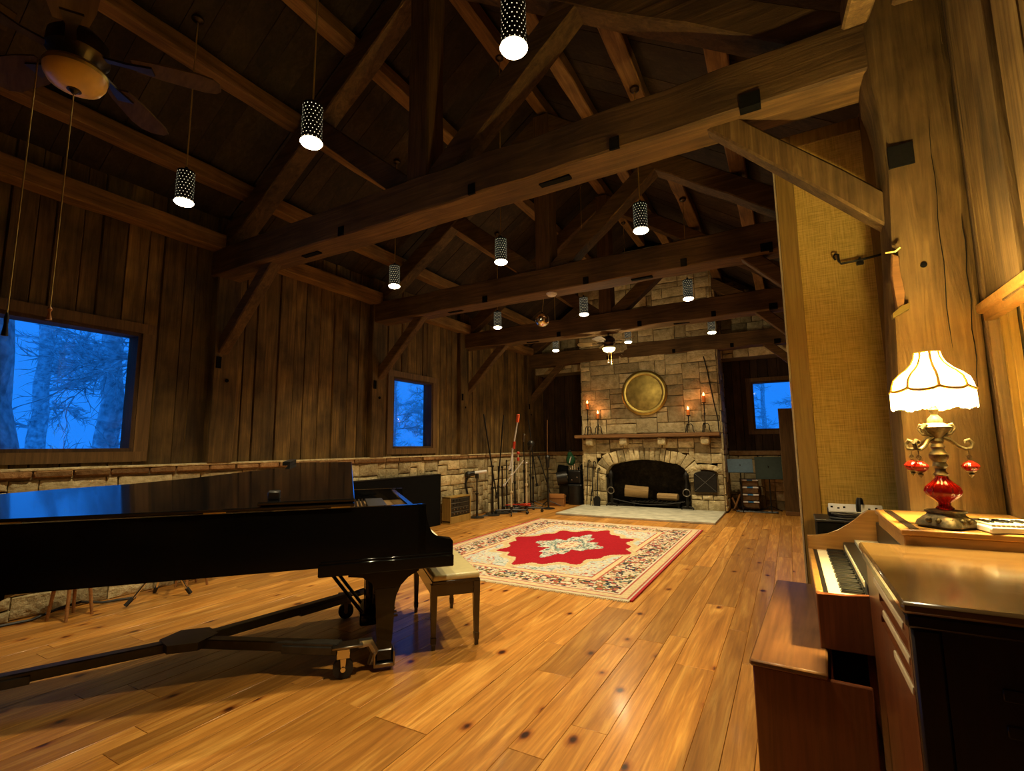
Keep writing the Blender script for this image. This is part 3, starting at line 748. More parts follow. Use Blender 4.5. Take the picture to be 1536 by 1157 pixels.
def log(x, y, z, ln, r, rz, lab):
    mb = MB(); q = random.Random(int(x*100)); n = 9
    prof = [(r*(1+q.uniform(-.1, .1))*math.cos(2*PI*i/n), r*.8*(1+q.uniform(-.12, .12))*math.sin(2*PI*i/n)) for i in range(n)]
    mb.prism(prof, -ln/2, ln/2, lambda a, b, c: (c, a, b), bev=.008)
    o = mb.build('split_log', 'firewood'); o.location = (x, y, z); o.rotation_euler = (0, .08 if ln > .5 else 0, rz); tag(o, lab, 'log', 'logs in the fireplace')
log(-3.22, YC+.20, .36, .54, .155, .22, 'big split log lying left in the fire opening')
log(-2.50, YC+.20, .275, .46, .10, -.06, 'small split log lying right in the fire opening')
# fire tools leaning left of the opening
for k, (x, h, kind, lab) in enumerate(((-4.30, 1.05, 'fire_poker', 'iron poker with hooked top leaning left of the hearth, leftmost of the fire tools'), (-4.18, 1.02, 'fire_tongs', 'iron tongs leaning between poker and shovel beside the hearth'), (-4.04, .86, 'fire_shovel', 'iron shovel standing beside the left andiron'))):
    mb = MB(); y0 = YC-.26; y1 = YC-.08
    P = lambda t: (x+.02*math.sin(k*2)*t, y0+(y1-y0)*t, .04+h*t)
    mb.tube([P(.10), P(.5), P(.97)], .013, 6)
    a = P(.97); mb.tube([a, (a[0]+.01, a[1], a[2]+.04), (a[0]+.045, a[1]-.01, a[2]+.05), (a[0]+.06, a[1]-.01, a[2]+.01), (a[0]+.045, a[1]-.01, a[2]-.02)], .011, 6)
    if kind == 'fire_shovel': mb.prism([(-.075, .0), (.075, .0), (.085, .16), (.05, .22), (-.05, .22), (-.085, .16)], -.006, .006, lambda a, b, c: (x+a, y0+c+b*.12, .045+b))
    elif kind == 'fire_tongs': mb.tube([P(.45), (x-.035, y0+.06, .25), (x-.03, y0, .045)], .007, 6); mb.tube([P(.45), (x+.035, y0+.06, .25), (x+.03, y0, .045)], .007, 6)
    else: mb.tube([P(.12), (x, y0, .045)], [.009, .004], 6)
    tag(mb.build(kind, 'iron', loc=(x, y0, .04)), lab, 'fire tool', 'fire tools')

# ================================================================== PENDANTS
PX = [-4.45, -2.79, -1.15]; PY = [2.1, 4.72, 7.39, 9.93]; PZ = 3.60
SH = .27; SR = .069
sp = bpy.data.lights.new('pendant_spot', 'SPOT'); sp.energy = PEND_W; sp.color = WARM; sp.spot_size = math.radians(112); sp.spot_blend = 1.0; sp.shadow_soft_size = .05
rows = ['row nearest the camera', 'second row from the camera', 'third row from the camera', 'row nearest the fireplace']; cols = ['left', 'middle', 'right']
def pendant(x, y, lab):
    t = thing('pendant_lamp', lab, 'pendant lamp', (x, y, PZ), 0, 'perforated pendant lamps')
    mb = MB()
    mb.lathe([(SR, .0), (SR, SH), (SR*.97, SH), (SR*.97, .0)], 40, cap=False); sh = mb.build('shade', 'perf', t)
    mb = MB(); mb.lathe([(SR, SH), (SR, SH+.008), (.02, SH+.016), (.012, SH+.05), (.001, SH+.05)], 24, cap=False); mb.build('cap', 'blacksat', t)
    mb = MB(); mb.lathe([(.001, -.034), (.04, -.030), (.066, -.018), (.076, -.004), (.070, .004), (.05, .03), (.001, .05)], 24, cap=False); mb.build('bulb', 'bulb', t)
    top = {PX[0]: roof(PX[0])-.005, PX[1]: raf(XRIDGE)+.255, PX[2]: raf(PX[2])+.31}[x]-PZ
    for px_, _ in pl:
        pass
    mb = MB(); mb.cyl((0, 0, SH+.05), (0, 0, top-.03), .006, n=8); mb.build('cord', 'cord', t)
    mb = MB(); mb.lathe([(.05, top+.0), (.05, top-.02), (.02, top-.04), (.001, top-.04)], 16); mb.build('canopy', 'bronze', t)
    lo = bpy.data.objects.new('pendant_spot', sp); COL.objects.link(lo); lo.parent = t; lo.location = (0, 0, -.05)
for j, y in enumerate(PY):
    for i, x in enumerate(PX):
        pendant(x, y, 'lit black perforated pendant lamp, %s of three in the %s' % (cols[i], rows[j]))

# ================================================================== CEILING FANS
def fan(x, y, zb, lit, lab, ch, ang):
    t = thing('ceiling_fan', lab, 'ceiling fan', (x, y, zb), ang)
    top = roof(x)-.46-zb
    mb = MB(); mb.cyl((0, 0, .26), (0, 0, top), .016, n=10); mb.build('down_rod', 'bronze', t)
    mb = MB(); mb.lathe([(.07, top+.04), (.07, top), (.03, top-.06), (.001, top-.06)], 20); mb.build('canopy', 'bronze', t)
    mb = MB(); mb.lathe([(.03, .28), (.08, .26), (.115, .22), (.12, .15), (.09, .12), (.08, .08), (.001, .08)], 28); mb.build('motor_housing', 'bronze', t)
    mb = MB(); mb.lathe([(.10, .085), (.115, .08), (.122, .065), (.117, .05), (.001, .05)], 32); mb.build('light_ring', 'brassrim', t)
    mb = MB(); mb.lathe([(.118, .055), (.115, .030), (.100, .002), (.06, -.020), (.02, -.028), (.001, -.028)], 32); mb.build('glass_bowl', 'fanlight' if lit else 'amber', t)
    mb = MB(); mb.lathe([(.026, -.022), (.028, -.028), (.018, -.030), (.008, -.045), (.001, -.046)], 16); mb.build('finial', 'bronze', t)
    for k in range(5):
        a = 2*PI*k/5; R = Matrix.Rotation(a, 4, 'Z') @ Matrix.Rotation(math.radians(11), 4, 'X')
        mb = MB(); q = [(.22, -.060), (.32, -.080), (.50, -.092), (.56, -.075), (.585, -.035), (.585, .035), (.56, .075), (.50, .092), (.32, .08), (.22, .06)]
        mb.prism(q, .155, .163, lambda u, v, c, R=R: R @ Vector((u, v, c))); bl = mb.build('blade', 'fanblade', t)
        mb = MB(); mb.prism([(.11, -.02), (.2, -.018), (.30, -.04), (.30, .04), (.2, .018), (.11, .02)], .145, .155, lambda u, v, c, R=R: R @ Vector((u, v, c))); mb.build('blade_iron', 'bronze', bl)
    for (px_, py_, z0, ln, tip) in ch:
        mb = MB()
        nb = int(ln/.012) if ln > .5 else 8
        mb.cyl((px_, py_, z0), (px_, py_, z0-ln), .0028, n=6)
        c = mb.build('pull_chain', 'cord', t)
        mb = MB(); mb.lathe([(.003, 0), (.009, -.02), (.007, -.05), (.012, -.10), (.001, -.102)] if tip else [(.004, 0), (.010, -.012), (.004, -.025), (.012, -.06), (.001, -.061)], 10, c=(px_, py_, z0-ln)); mb.build('pull_knob', 'blacksat' if tip else 'boxwood', c)
    return t
fan(-2.80, .82, 3.155, False, 'dark ceiling fan with unlit amber bowl and long pull chains near the camera', [(.0, -.128, .06, 1.18, True), (.0, 0, -.04, 1.03, False)], -.30)
f2 = fan(-2.80, 8.66, 3.20, True, 'ceiling fan with lit bowl hanging before the fireplace', [(-.04, -.03, .0, .17, False), (.05, .0, .0, .19, False)], .9)
ld = bpy.data.lights.new('fan_light', 'POINT'); ld.energy = 34; ld.color = WARM; ld.shadow_soft_size = .1
lo = bpy.data.objects.new('fan_light', ld); COL.objects.link(lo); lo.parent = f2; lo.location = (0, 0, -.2)
# mirror ball and smoke detector
t = thing('mirror_ball', 'small mirrored disco ball hanging under the second roof truss', 'disco ball', (-2.94, 6.12, 3.235))
mb = MB(); mb.sphere((0, 0, 0), .098, 26, 16); o = mb.build('ball', 'mirror', t, smooth=0)
mb = MB(); mb.lathe([(.018, .092), (.018, .115), (.001, .118)], 12); mb.build('cap', 'blacksat', t)
mb = MB(); mb.tube([(0, 0, .115), (.03, -.01, .305)], .0025, 6); mb.build('string', 'cord', t)
mb = MB(); mb.lathe([(.045, -.04), (.055, -.035), (.06, -.022), (.072, -.016), (.075, -.004), (.075, 0.0)], 24)
o = mb.build('smoke_detector', 'white'); o.location = (-2.70, 5.93, TB-.003); tag(o, 'round white smoke detector under the second tie beam', 'smoke detector')

# ================================================================== GRAND PIANO
TH = math.radians(48.5)
PO = (-3.459*math.sin(TH), 3.459*math.cos(TH), 0)
pn = thing('grand_piano', 'glossy black grand piano on a wheeled truck in the foreground, lid slightly raised', 'grand piano', PO, TH)
OUT = [(.56, 0), (-2.20, 0), (-2.26, .06), (-2.29, .25), (-2.26, .46), (-2.12, .62), (-1.85, .73), (-1.45, .85), (-1.10, 1.02), (-.85, 1.19), (-.60, 1.36), (-.35, 1.46), (-.08, 1.50), (.56, 1.50)]
def inset(poly, d):
    n = len(poly); out = []
    for i in range(n):
        a, b, c = poly[i-1], poly[i], poly[(i+1) % n]
        def nn(p, q):
            dx, dy = q[0]-p[0], q[1]-p[1]; l = math.hypot(dx, dy); return (dy/l, -dx/l)
        n0, n1 = nn(a, b), nn(b, c); m = (n0[0]+n1[0], n0[1]+n1[1]); l = m[0]*n0[0]+m[1]*n0[1]
        out.append((b[0]+m[0]*d/l, b[1]+m[1]*d/l))
    return out
INN = inset(OUT, .055)
if min(y for x, y in INN) < -.01: INN = inset(OUT, -.055)
zb, zt = .69, 1.06
mb = MB(); n = len(OUT)
vs = [(x, y, z) for x, y in OUT for z in (zb, zt)]+[(x, y, z) for x, y in INN for z in (zb, zt)]
fs = []
for i in range(n-1):
    a, b = 2*i, 2*(i+1); c, d = 2*n+2*i, 2*n+2*(i+1)
    fs += [(a, b, b+1, a+1), (c, c+1, d+1, d), (a+1, b+1, d+1, c+1), (a, c, d, b)]
for i in (0, n-1): fs.append((2*i, 2*i+1, 2*n+2*i+1, 2*n+2*i))
V, F = mb.add(vs, fs)
mb.build('rim', 'black', pn, smooth=30)
mb = MB(); mb.prism(INN, .70, .78, lambda a, b, c: (a, b, c)); mb.build('soundboard', 'blacksat', pn)
PL = [(x, y) for x, y in inset(OUT, .06 if INN == inset(OUT, .055) else -.06)]
mb = MB(); mb.prism(PL, .93, .955, lambda a, b, c: (a, b, c)); pl_ = mb.build('iron_plate', 'plate', pn)
mb = MB()
for k in range(44):
    for j in range(3):
        mb.cyl((.12+j*.03+.006*(k % 2), .14+k*.028, .95), (.12+j*.03+.006*(k % 2), .14+k*.028, .985), .0035, n=5)
mb.build('tuning_pins', 'greysteel', pl_)['kind'] = 'stuff'
mb = MB()
for yy in (.32, .58, .86, 1.16): mb.timber((.1, yy, .975), (-.9, yy*.72+.1, .975), .03, .04, jit=0)
mb.build('plate_strut', 'plate', pl_)
mb = MB(); mb.box(.22, .33, .12, 1.38, .958, .972, .003); mb.box(.20, .35, .30, 1.20, .985, 1.0, .004); mb.build('music_desk', 'blacksat', pn)
# arms with scooped front
arm = [(.50, 1.06), (.56, 1.06), (.565, .97), (.575, .91), (.60, .86), (.64, .828), (.69, .818), (.735, .818), (.75, .80), (.75, .70), (.50, .70)]
for y0, y1 in ((0.0, .07), (1.43, 1.5)):
    mb = MB(); mb.prism(arm, y0, y1, lambda a, b, c: (a, c, b), bev=.006); mb.build('arm', 'black', pn)
mb = MB(); mb.box(-.125, .752, -.018, 1.518, .634, .712, .006); mb.box(-.11, .745, -.010, 1.51, .710, .728, .004); mb.build('key_bed', 'black', pn)
mb = MB(); mb.box(.44, .49, .07, 1.43, .74, 1.055, .008); mb.box(.49, .70, .07, 1.43, .728, .764, .002); mb.build('fallboard', 'black', pn)
mb = MB()
for k in range(52): mb.box(.50, .705, .125+k*.0240, .125+k*.0240+.0228, .765, .785, .001)
mb.build('white_keys', 'ivory', pn, smooth=0)
mb = MB()
for k in range(51):
    if k % 7 in (1, 4): continue
    mb.box(.50, .595, .125+(k+1)*.024-.0055, .125+(k+1)*.024+.0055, .785, .797, .001)
mb.build('black_keys', 'ebony', pn, smooth=0)
# lid: hinged along the straight side, far side raised on the short stick
TL = math.radians(7.6); R = Matrix.Translation((0, .0, 1.072)) @ Matrix.Rotation(TL, 4, 'X')
lid = [(x if x < .5 else .085, y) for x, y in inset(OUT, -.02 if min(y for x, y in inset(OUT, -.02)) < 0 else .02)]
mb = MB(); mb.prism(lid, 0, .022, lambda a, b, c: R @ Vector((a, b, c)), bev=.005); ld_ = mb.build('lid', 'blacklid', pn, smooth=20)
mb = MB(); mb.prism([(-.49, -.02), (.085, -.02), (.085, 1.5), (-.30, 1.52), (-.46, 1.50)], .030, .052, lambda a, b, c: R @ Vector((a, b, c)), bev=.005); fl = mb.build('folded_front_lid', 'blacklid', pn, smooth=20)
mb = MB(); mb.box(-.42, -.36, .03, .075, .052, .10, .004, M=R.to_3x3().to_4x4() if False else None)
mb.bm.free(); mb = MB(); mb.box(-.44, -.37, .03, .09, .052, .105, .006, M=R); mb.build('lid_support', 'blacksat', fl)
mb = MB(); mb.prism([(-.50, 1.36), (-.44, 1.36), (-.40, 1.50), (-.46, 1.50)], .052, .085, lambda a, b, c: R @ Vector((a, b, c))); mb.build('lid_stop', 'blacksat', fl)
for xx in (-1.7, -.72, .0):
    mb = MB(); mb.cyl((xx-.06, -.012, 1.072), (xx+.06, -.012, 1.072), .008, n=10); mb.build('hinge', 'brass', pn)
mb = MB(); mb.tube([(-.15, 1.40, 1.04), (-.12, 1.36, 1.24)], .010, 8); mb.build('prop_stick', 'blacksat', pn)
# legs
def leg(x, y, full=True):
    mb = MB()
    sec = [(.10, .042), (.17, .045), (.19, .05), (.43, .062), (.52, .064)]
    vs = []
    for z, r in sec:
        for a, b in ((-1, -1), (1, -1), (1, 1), (-1, 1)): vs.append((x+a*r, y+b*r, z))
    m = len(sec)
    mb.add(vs, [(k*4+i, k*4+(i+1) % 4, (k+1)*4+(i+1) % 4, (k+1)*4+i) for k in range(m-1) for i in range(4)]+[(3, 2, 1, 0), tuple(range(4*m-4, 4*m))])
    pr = [(-.062, .42), (.062, .42), (.072, .47), (.10, .53), (.15, .58), (.22, .615), (.22, .638), (-.24, .638), (-.24, .612), (-.15, .60), (-.09, .56), (-.068, .50)]
    mb.prism(pr, -.06, .06, lambda a, b, c: (x+a, y+c, b))
    mb.box(x-.05, x+.05, y-.05, y+.05, .06, .13, .006)
    mb.build('leg', 'black', pn, smooth=20)
leg(.30, .09); leg(.30, 1.40); leg(-2.02, .30)
# lyre with pedals
mb = MB(); mb.box(.20, .26, .62, .67, .20, .66, .006); mb.box(.20, .26, .83, .88, .20, .66, .006); mb.box(.16, .32, .55, .95, .12, .21, .012); mb.box(.18, .28, .58, .92, .60, .66, .01)
ly = mb.build('pedal_lyre', 'black', pn)
for yy in (.62, .88):
    mb = MB(); mb.tube([(.18, yy, .2), (-.18, yy, .68)], .013, 8); mb.build('lyre_brace', 'black', pn)
for yy in (.66, .75, .84):
    mb = MB(); mb.prism([(.30, -.012), (.36, -.014), (.42, -.02), (.45, -.012), (.45, .012), (.42, .02), (.36, .014), (.30, .012)], .135, .15, lambda a, b, c, yy=yy: (a, yy+b, c), bev=.003); mb.build('pedal', 'brass', ly)
# truck under the piano
tk = thing('piano_truck', 'low three armed steel truck with rubber castors under the grand piano', 'piano truck', PO, TH)
HB = (-.93, .50)
ends = [(.02, .06), (.05, 1.16), (-2.04, .14)]
mb = MB(); mb.lathe([(.001, .165), (.17, .165), (.17, .215), (.001, .215)], 6, c=(HB[0], HB[1], 0)); mb.build('hub_plate', 'dollygrey', tk)
for k, e in enumerate(ends):
    mb = MB(); mb.timber((HB[0], HB[1], .18), (e[0], e[1], .18), .075, .06, jit=0, n_ch=.006)
    mid = (HB[0]*.35+e[0]*.65, HB[1]*.35+e[1]*.65); mb.timber((mid[0], mid[1], .165), (e[0], e[1], .165), .095, .05, jit=0, n_ch=.005)
    ar = mb.build('arm', 'dollygrey', tk)
    d = Vector((e[0]-HB[0], e[1]-HB[1], 0)).normalized(); lg = ((.30, .09), (.30, 1.40), (-2.02, .30))[k]
    if k < 2:
        cx, cy = e[0]+d.x*.06, e[1]+d.y*.06
        mb = MB(); mb.box(cx-.10, cx+.09, cy-.055, cy+.055, .185, .20, .004)
        mb.tube([(cx+.06, cy, .19), (cx+.13, cy*.6+lg[1]*.4, .185), (cx+.17, cy*.5+lg[1]*.5, .12), (lg[0]-.08, lg[1], .05), (lg[0], lg[1], .04)], [.03, .032, .03, .028, .02], 8)
        mb.box(lg[0]-.068, lg[0]+.068, lg[1]-.068, lg[1]+.068, .025, .05, .004)
        for sx in (-1, 1): mb.box(lg[0]+sx*.062-.006, lg[0]+sx*.062+.006, lg[1]-.068, lg[1]+.068, .03, .12, .003)
        mb.build('leg_cup', 'greysteel' if k == 0 else 'dollygrey', ar)
        wx, wy = cx-.03, cy-.01
    else:
        mb = MB(); mb.box(lg[0]-.07, lg[0]+.07, lg[1]-.07, lg[1]+.07, .03, .06, .004); mb.box(e[0]-.05, lg[0]+.05, e[1]-.03, lg[1]+.03, .06, .16, .004); mb.build('leg_cup', 'dollygrey', ar); wx, wy = e[0]+.0, e[1]-.10
    mb = MB(); mb.cyl((wx, wy-.022, .062), (wx, wy+.022, .062), .062, n=24); mb.cyl((wx, wy-.034, .062), (wx, wy+.034, .062), .012, n=10); w = mb.build('castor_wheel', 'rubber', tk)
    mb = MB()
    for sy in (-1, 1): mb.prism([(-.012, .05), (.012, .05), (.018, .13), (.03, .185), (-.03, .185), (-.018, .13)], wy+sy*.030-.003, wy+sy*.030+.003, lambda a, b, c, wx=wx: (wx+a, c, b))
    mb.cyl((wx, wy-.040, .062), (wx, wy+.040, .062), .016, n=10); mb.box(wx-.04, wx+.04, wy-.04, wy+.04, .125, .185, .004)
    mb.build('castor_fork', 'steel' if k == 0 else 'greysteel', w)
# bench
bn = thing('piano_bench', 'black piano bench with cream padded seat at the piano keyboard', 'piano bench', (-2.56, 3.36, 0), TH)
mb = MB(); mb.box(-.175, .185, -.465, .465, .475, .522, .018, seg=3); mb.build('seat_cushion', 'cream', bn)
mb = MB(); mb.box(-.175, .185, -.465, .465, .455, .478, .004)
for sx in (-.16, .16): mb.box(sx-.012, sx+.012, -.44, .44, .37, .456)
for sy in (-.44, .44): mb.box(-.16, .16, sy-.012, sy+.012, .37, .456)
mb.build('apron', 'bench', bn)
for sx in (-1, 1):
    for sy in (-1, 1):
        x, y = sx*.16, sy*.44; mb = MB(); vs = []
        sec = [(0, .013), (.035, .014), (.045, .018), (.085, .019), (.09, .016), (.37, .024), (.456, .025)]
        for z, r_ in sec:
            for a, b in ((-1, -1), (1, -1), (1, 1), (-1, 1)): vs.append((x+a*r_, y+b*r_, z))
        m = len(sec); mb.add(vs, [(k*4+i, k*4+(i+1) % 4, (k+1)*4+(i+1) % 4, (k+1)*4+i) for k in range(m-1) for i in range(4)]+[(3, 2, 1, 0), tuple(range(4*m-4, 4*m))])
        mb.build('leg', 'bench', bn, smooth=20)

# ================================================================== RUG
RX0, RX1, RY0, RY1 = -4.45, -1.40, 4.68, 8.98
def rug():
    nx, ny = 150, 210; rw, rl = RX1-RX0, RY1-RY0
    me = bpy.data.meshes.new('rug')
    vs = []; 
    for j in range(ny+1):
        for i in range(nx+1):
            vs.append((rw*(i/nx-.5), rl*(j/ny-.5), .012))
    fs = [(j*(nx+1)+i, j*(nx+1)+i+1, (j+1)*(nx+1)+i+1, (j+1)*(nx+1)+i) for j in range(ny) for i in range(nx)]
    me.from_pydata(vs, [], fs)
    X, Y = np.meshgrid((np.arange(nx)+.5)/nx*rw-rw/2, (np.arange(ny)+.5)/ny*rl-rl/2)
    rg = np.random.RandomState(3)
    cream = np.array([.60, .53, .40]); red = np.array([.30, .007, .014]); blue = np.array([.42, .46, .44]); navy = np.array([.03, .035, .05]); rose = np.array([.38, .10, .07]); gold = np.array([.51, .40, .23]); olive = np.array([.16, .13, .04]); teal = np.array([.17, .24, .20])
    C = np.tile(cream, (ny, nx, 1))
    d = np.minimum(rw/2-np.abs(X), rl/2-np.abs(Y))            # distance from the edge
    def speck(mask, cols, p, s):
        """mottled floral motif with the rug's four-fold symmetry"""
        nz = rg.rand(int(ny/s)+2, int(nx/s)+2)
        nz = (nz+nz[:, ::-1]+nz[::-1, :]+nz[::-1, ::-1])/4 if False else nz
        iy = (np.abs(np.arange(ny)-ny/2)/s).astype(int); ix = (np.abs(np.arange(nx)-nx/2)/s).astype(int)
        q = nz[np.ix_(iy, ix)]
        lo = 0
        for c, pr in zip(cols, p):
            m = mask & (q >= lo) & (q < lo+pr); C[m] = c; lo += pr
    # inner field: grey-blue ground with gold corners
    fld = d > .62
    C[fld] = np.array([.48, .44, .33]); speck(fld, [blue, cream, rose, gold], [.4, .25, .10, .08], 1.3)
    # wide border with flowers
    b1 = (d > .16) & (d < .50)
    per = np.where(rw/2-np.abs(X) < rl/2-np.abs(Y), Y, X)
    C[b1] = np.array([.52, .42, .27])
    fl = b1 & ((np.sin(per*2*PI/.42)*.08+.33-d)**2 < .085**2)
    speck(b1, [navy, rose, cream, olive, teal], [.10, .16, .2, .12, .06], 1.4); speck(fl, [navy, rose, olive, cream], [.24, .24, .18, .22], 1.4)
    for lo, hi, c in ((.0, .03, cream*.85), (.03, .05, rose), (.05, .13, gold*1.1), (.13, .142, rose), (.50, .52, rose), (.52, .59, gold*1.15), (.59, .61, rose)):
        C[(d >= lo) & (d < hi)] = c
    # medallion
    r = np.hypot(X/.98, Y/1.42); a = np.arctan2(Y/1.42, X/.98)
    lob = .84+.035*np.cos(4*a)+.13*np.maximum(0, np.cos(8*a+.9))**2-.03*np.cos(16*a)
    edge = lob
    C[(r < edge+.10)] = gold*1.05; C[(r < edge+.075) & (r > edge+.03)] = np.array([.50, .38, .2])
    C[r < edge] = red
    # corner panels of light blue between medallion and border
    cp = fld & (r > edge+.10) & (np.abs(X)/1.0+np.abs(Y)/1.75 > .93) & (np.abs(X)/1.0+np.abs(Y)/1.75 < 1.22)
    C[cp] = np.array([.46, .47, .42]); speck(cp, [blue, cream, teal], [.55, .2, .1], 1.2)
    # centre: pale blue lozenge with lobes
    r2 = np.hypot(X/.50, Y/.88); a2 = np.arctan2(Y/.88, X/.50); e2 = .76+.20*np.cos(4*a2)+.09*np.cos(12*a2)
    m = r2 < e2; C[m] = blue; speck(m, [teal, navy, cream, rose, blue], [.28, .12, .22, .06, .3], 1.2)
    m = np.hypot(X/.14, Y/.27) < 1; C[m] = np.array([.5, .40, .24]); speck(m, [rose, cream], [.3, .4], 1.2)
    C *= (.9+.2*rg.rand(ny, nx, 1))
    ca = me.color_attributes.new('pattern', 'FLOAT_COLOR', 'CORNER')
    cc = np.ones((ny*nx, 4, 4)); cc[:, :, :3] = C.reshape(-1, 1, 3); ca.data.foreach_set('color', cc.ravel())
    m, nt, b = newmat('persian_pile'); at = N(nt, 'ShaderNodeVertexColor', layer_name='pattern'); L(nt, at.outputs[0], b.inputs['Base Color'])
    b.inputs['Roughness'].default_value = .95; b.inputs['Specular IOR Level'].default_value = .1
    tc = N(nt, 'ShaderNodeTexCoord'); nz = N(nt, 'ShaderNodeTexNoise'); nz.inputs['Scale'].default_value = 240; L(nt, tc.outputs['Object'], nz.inputs[0])
    bp = N(nt, 'ShaderNodeBump'); bp.inputs['Strength'].default_value = .4; bp.inputs['Distance'].default_value = .004; L(nt, nz.outputs[0], bp.inputs['Height']); L(nt, bp.outputs[0], b.inputs['Normal'])
    me.materials.append(m)
    t = thing('persian_rug', 'large red and cream Persian rug with red medallion on the floor', 'rug', ((RX0+RX1)/2, (RY0+RY1)/2, 0))
    o = bpy.data.objects.new('pile', me); COL.objects.link(o); o.parent = t
    mb = MB(); mb.box(-rw/2, rw/2, -rl/2, rl/2, .001, .0118); mb.build('backing', 'cream', t)
    rb = plain('red_binding', (.36, .010, .012), .9)
    for sx in (-1, 1):
        mb = MB(); mb.box(sx*(rw/2+.012)-.016, sx*(rw/2+.012)+.016, -rl/2, rl/2, .001, .016, .004); mb.build('red_selvedge', rb, t)
    q = random.Random(2)
    for sy in (-1, 1):
        mb = MB()
        mb.box(-rw/2, rw/2, sy*(rl/2+.012)-.012, sy*(rl/2+.012)+.012, .001, .010)
        for k in range(150):
            x = -rw/2+rw*(k+.5)/150; mb.tube([(x, sy*(rl/2+.02), .006), (x+q.uniform(-.01, .01), sy*(rl/2+.05+q.uniform(0, .015)), .004)], .004, 4)
        mb.build('fringe', 'edge', t)
rug()

# ================================================================== ORGAN CORNER
# tall rotary speaker cabinet in front
t = thing('speaker_cabinet', 'tall dark wooden rotary speaker cabinet with polished top in the right foreground', 'speaker cabinet', (.55, 2.05, 0))
cx0, cx1, cy0, cy1 = .235-.55, .82-.55, 1.63-2.05, 2.47-2.05
def louvre_side(mb, horiz, c, a0, a1, zs, th, zmax):
    pass
mb = MB()
w = .02
mb.box(cx0+.061, cx1-w-.001, cy0, cy0+w, .061, .984); mb.box(cx0, cx1-w-.001, cy1-w, cy1, .061, .984); mb.box(cx1-w, cx1, cy0, cy1, .061, .984)
mb.box(cx0, cx0+.06, cy0-.004, cy0+.03, .061, .984, .006)
mb.build('carcass', 'leslie', t)
mb = MB()
sl = [(.86, .885), (.925, .95)]
zz = [.061, .835, .862, .905, .932, .984]
for k in range(0, 6, 2): mb.box(cx0, cx0+w, cy0+.0605, cy1-.3005, zz[k], zz[k+1])
mb.box(cx0, cx0+w, cy0+.031, cy0+.06, .061, .984); mb.box(cx0, cx0+w, cy1-.30, cy1-w-.001, .061, .984)
mb.build('side_panel', 'walnut', t)
mb = MB(); mb.box(cx0+.021, cx0+.03, cy0+.06, cy1-.30, .82, .95); mb.build('grille_cloth', 'cream', t)
for z in (.86, .78):
    mb = MB(); mb.box(cx0+.16, cx1-.12, cy0-.004, cy0+.002, z-.014, z+.014, .002); mb.build('front_louvre', 'leslie', t)
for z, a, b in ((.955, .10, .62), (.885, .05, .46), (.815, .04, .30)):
    mb = MB(); mb.box(cx0-.004, cx0+.004, cy0+a, cy0+b, z-.011, z+.011, .002); mb.build('painted_lit_lip', 'edge', t)  # pale strips paint in the lamplight caught on the side slots' lower lips
mb = MB(); mb.box(cx0-.018, cx1+.015, cy0-.02, cy1+.015, 1.02, 1.05, .008); mb.build('top', 'lesltop', t)
mb = MB(); mb.box(cx0-.010, cx1+.01, cy0-.012, cy1+.01, .985, 1.0195, .006); mb.build('top_moulding', 'leslie', t)
mb = MB(); mb.box(cx0-.008, cx1, cy0-.008, cy1, 0, .0605, .006); mb.build('plinth', 'leslie', t)
# organ
t = thing('organ', 'small wooden spinet organ with two manuals behind the tall speaker cabinet', 'organ', (.055, 2.51, 0))
ox, oy = .055, 2.51
B = lambda mb, x0, x1, y0, y1, z0, z1, bev=.004: mb.box(x0-ox, x1-ox, y0-oy, y1-oy, z0, z1, bev)
mb = MB(); B(mb, .30, .47, 2.53, 3.53, .0, .83); B(mb, .06, .30, 2.53, 3.53, .60, .795); mb.build('case', 'walnut', t)
mb = MB(); mb.prism([(.055, .60), (.47, .60), (.47, .835), (.27, .835), (.16, .818), (.055, .822)], 2.51, 2.535, lambda a, b, c: (a-ox, c-oy, b), bev=.004); mb.build('near_end_cheek', 'walnut', t)
q = [(.055, .58), (.66, .58), (.66, .93), (.60, .955), (.535, 1.055), (.52, 1.062), (.37, 1.064), (.345, 1.05), (.31, 1.012), (.27, .972), (.22, .938), (.16, .915), (.10, .903), (.055, .90)]
mb = MB(); mb.prism(q, 3.52, 3.545, lambda a, b, c: (a-ox, c-oy, b), bev=.005); mb.build('far_end_cheek', 'organwood', t)
mb = MB(); B(mb, .055, .082, 2.535, 3.52, .79, .826); mb.build('key_slip', 'organwood', t)
mb = MB(); B(mb, .082, .10, 2.535, 3.52, .795, .820, 0); mb.build('felt_strip', 'blacksat', t)
kw = .985/38
first = None
y0 = 2.535
for k in range(38):
    mb = MB(); mb.box(0, .135, .0006, kw-.0008, -.02, 0, .0015)
    if first is None: first = mb.build('white_key', 'ivory', t); first.location = (.10-ox, y0-oy, .822); continue
    mb.bm.free(); c = first.copy(); COL.objects.link(c); c.parent = t; c.location = (.10-ox, y0+k*kw-oy, .822)
firstb = None
for k in range(37):
    if k % 7 in (2, 6): continue
    if firstb is None:
        mb = MB(); mb.prism([(0, 0), (.006, .012), (.085, .012), (.085, 0)], -.0062, .0062, lambda a, b, c: (a, c, b), bev=.0012); firstb = mb.build('black_key', 'ebony', t); firstb.location = (.145-ox, y0+(k+1)*kw-oy, .822); continue
    c = firstb.copy(); COL.objects.link(c); c.parent = t; c.location = (.145-ox, y0+(k+1)*kw-oy, .822)
mb = MB(); B(mb, .235, .30, 2.535, 3.52, .80, .875); mb.build('tablet_rail', 'blacksat', t)
mb = MB()
for k in range(24): mb.box(.232-ox, .245-ox, y0+.05+k*.036-oy, y0+.05+k*.036+.022-oy, .845, .872, .003)
mb.build('tab_switches', 'ivory', t, smooth=0)
mb = MB()
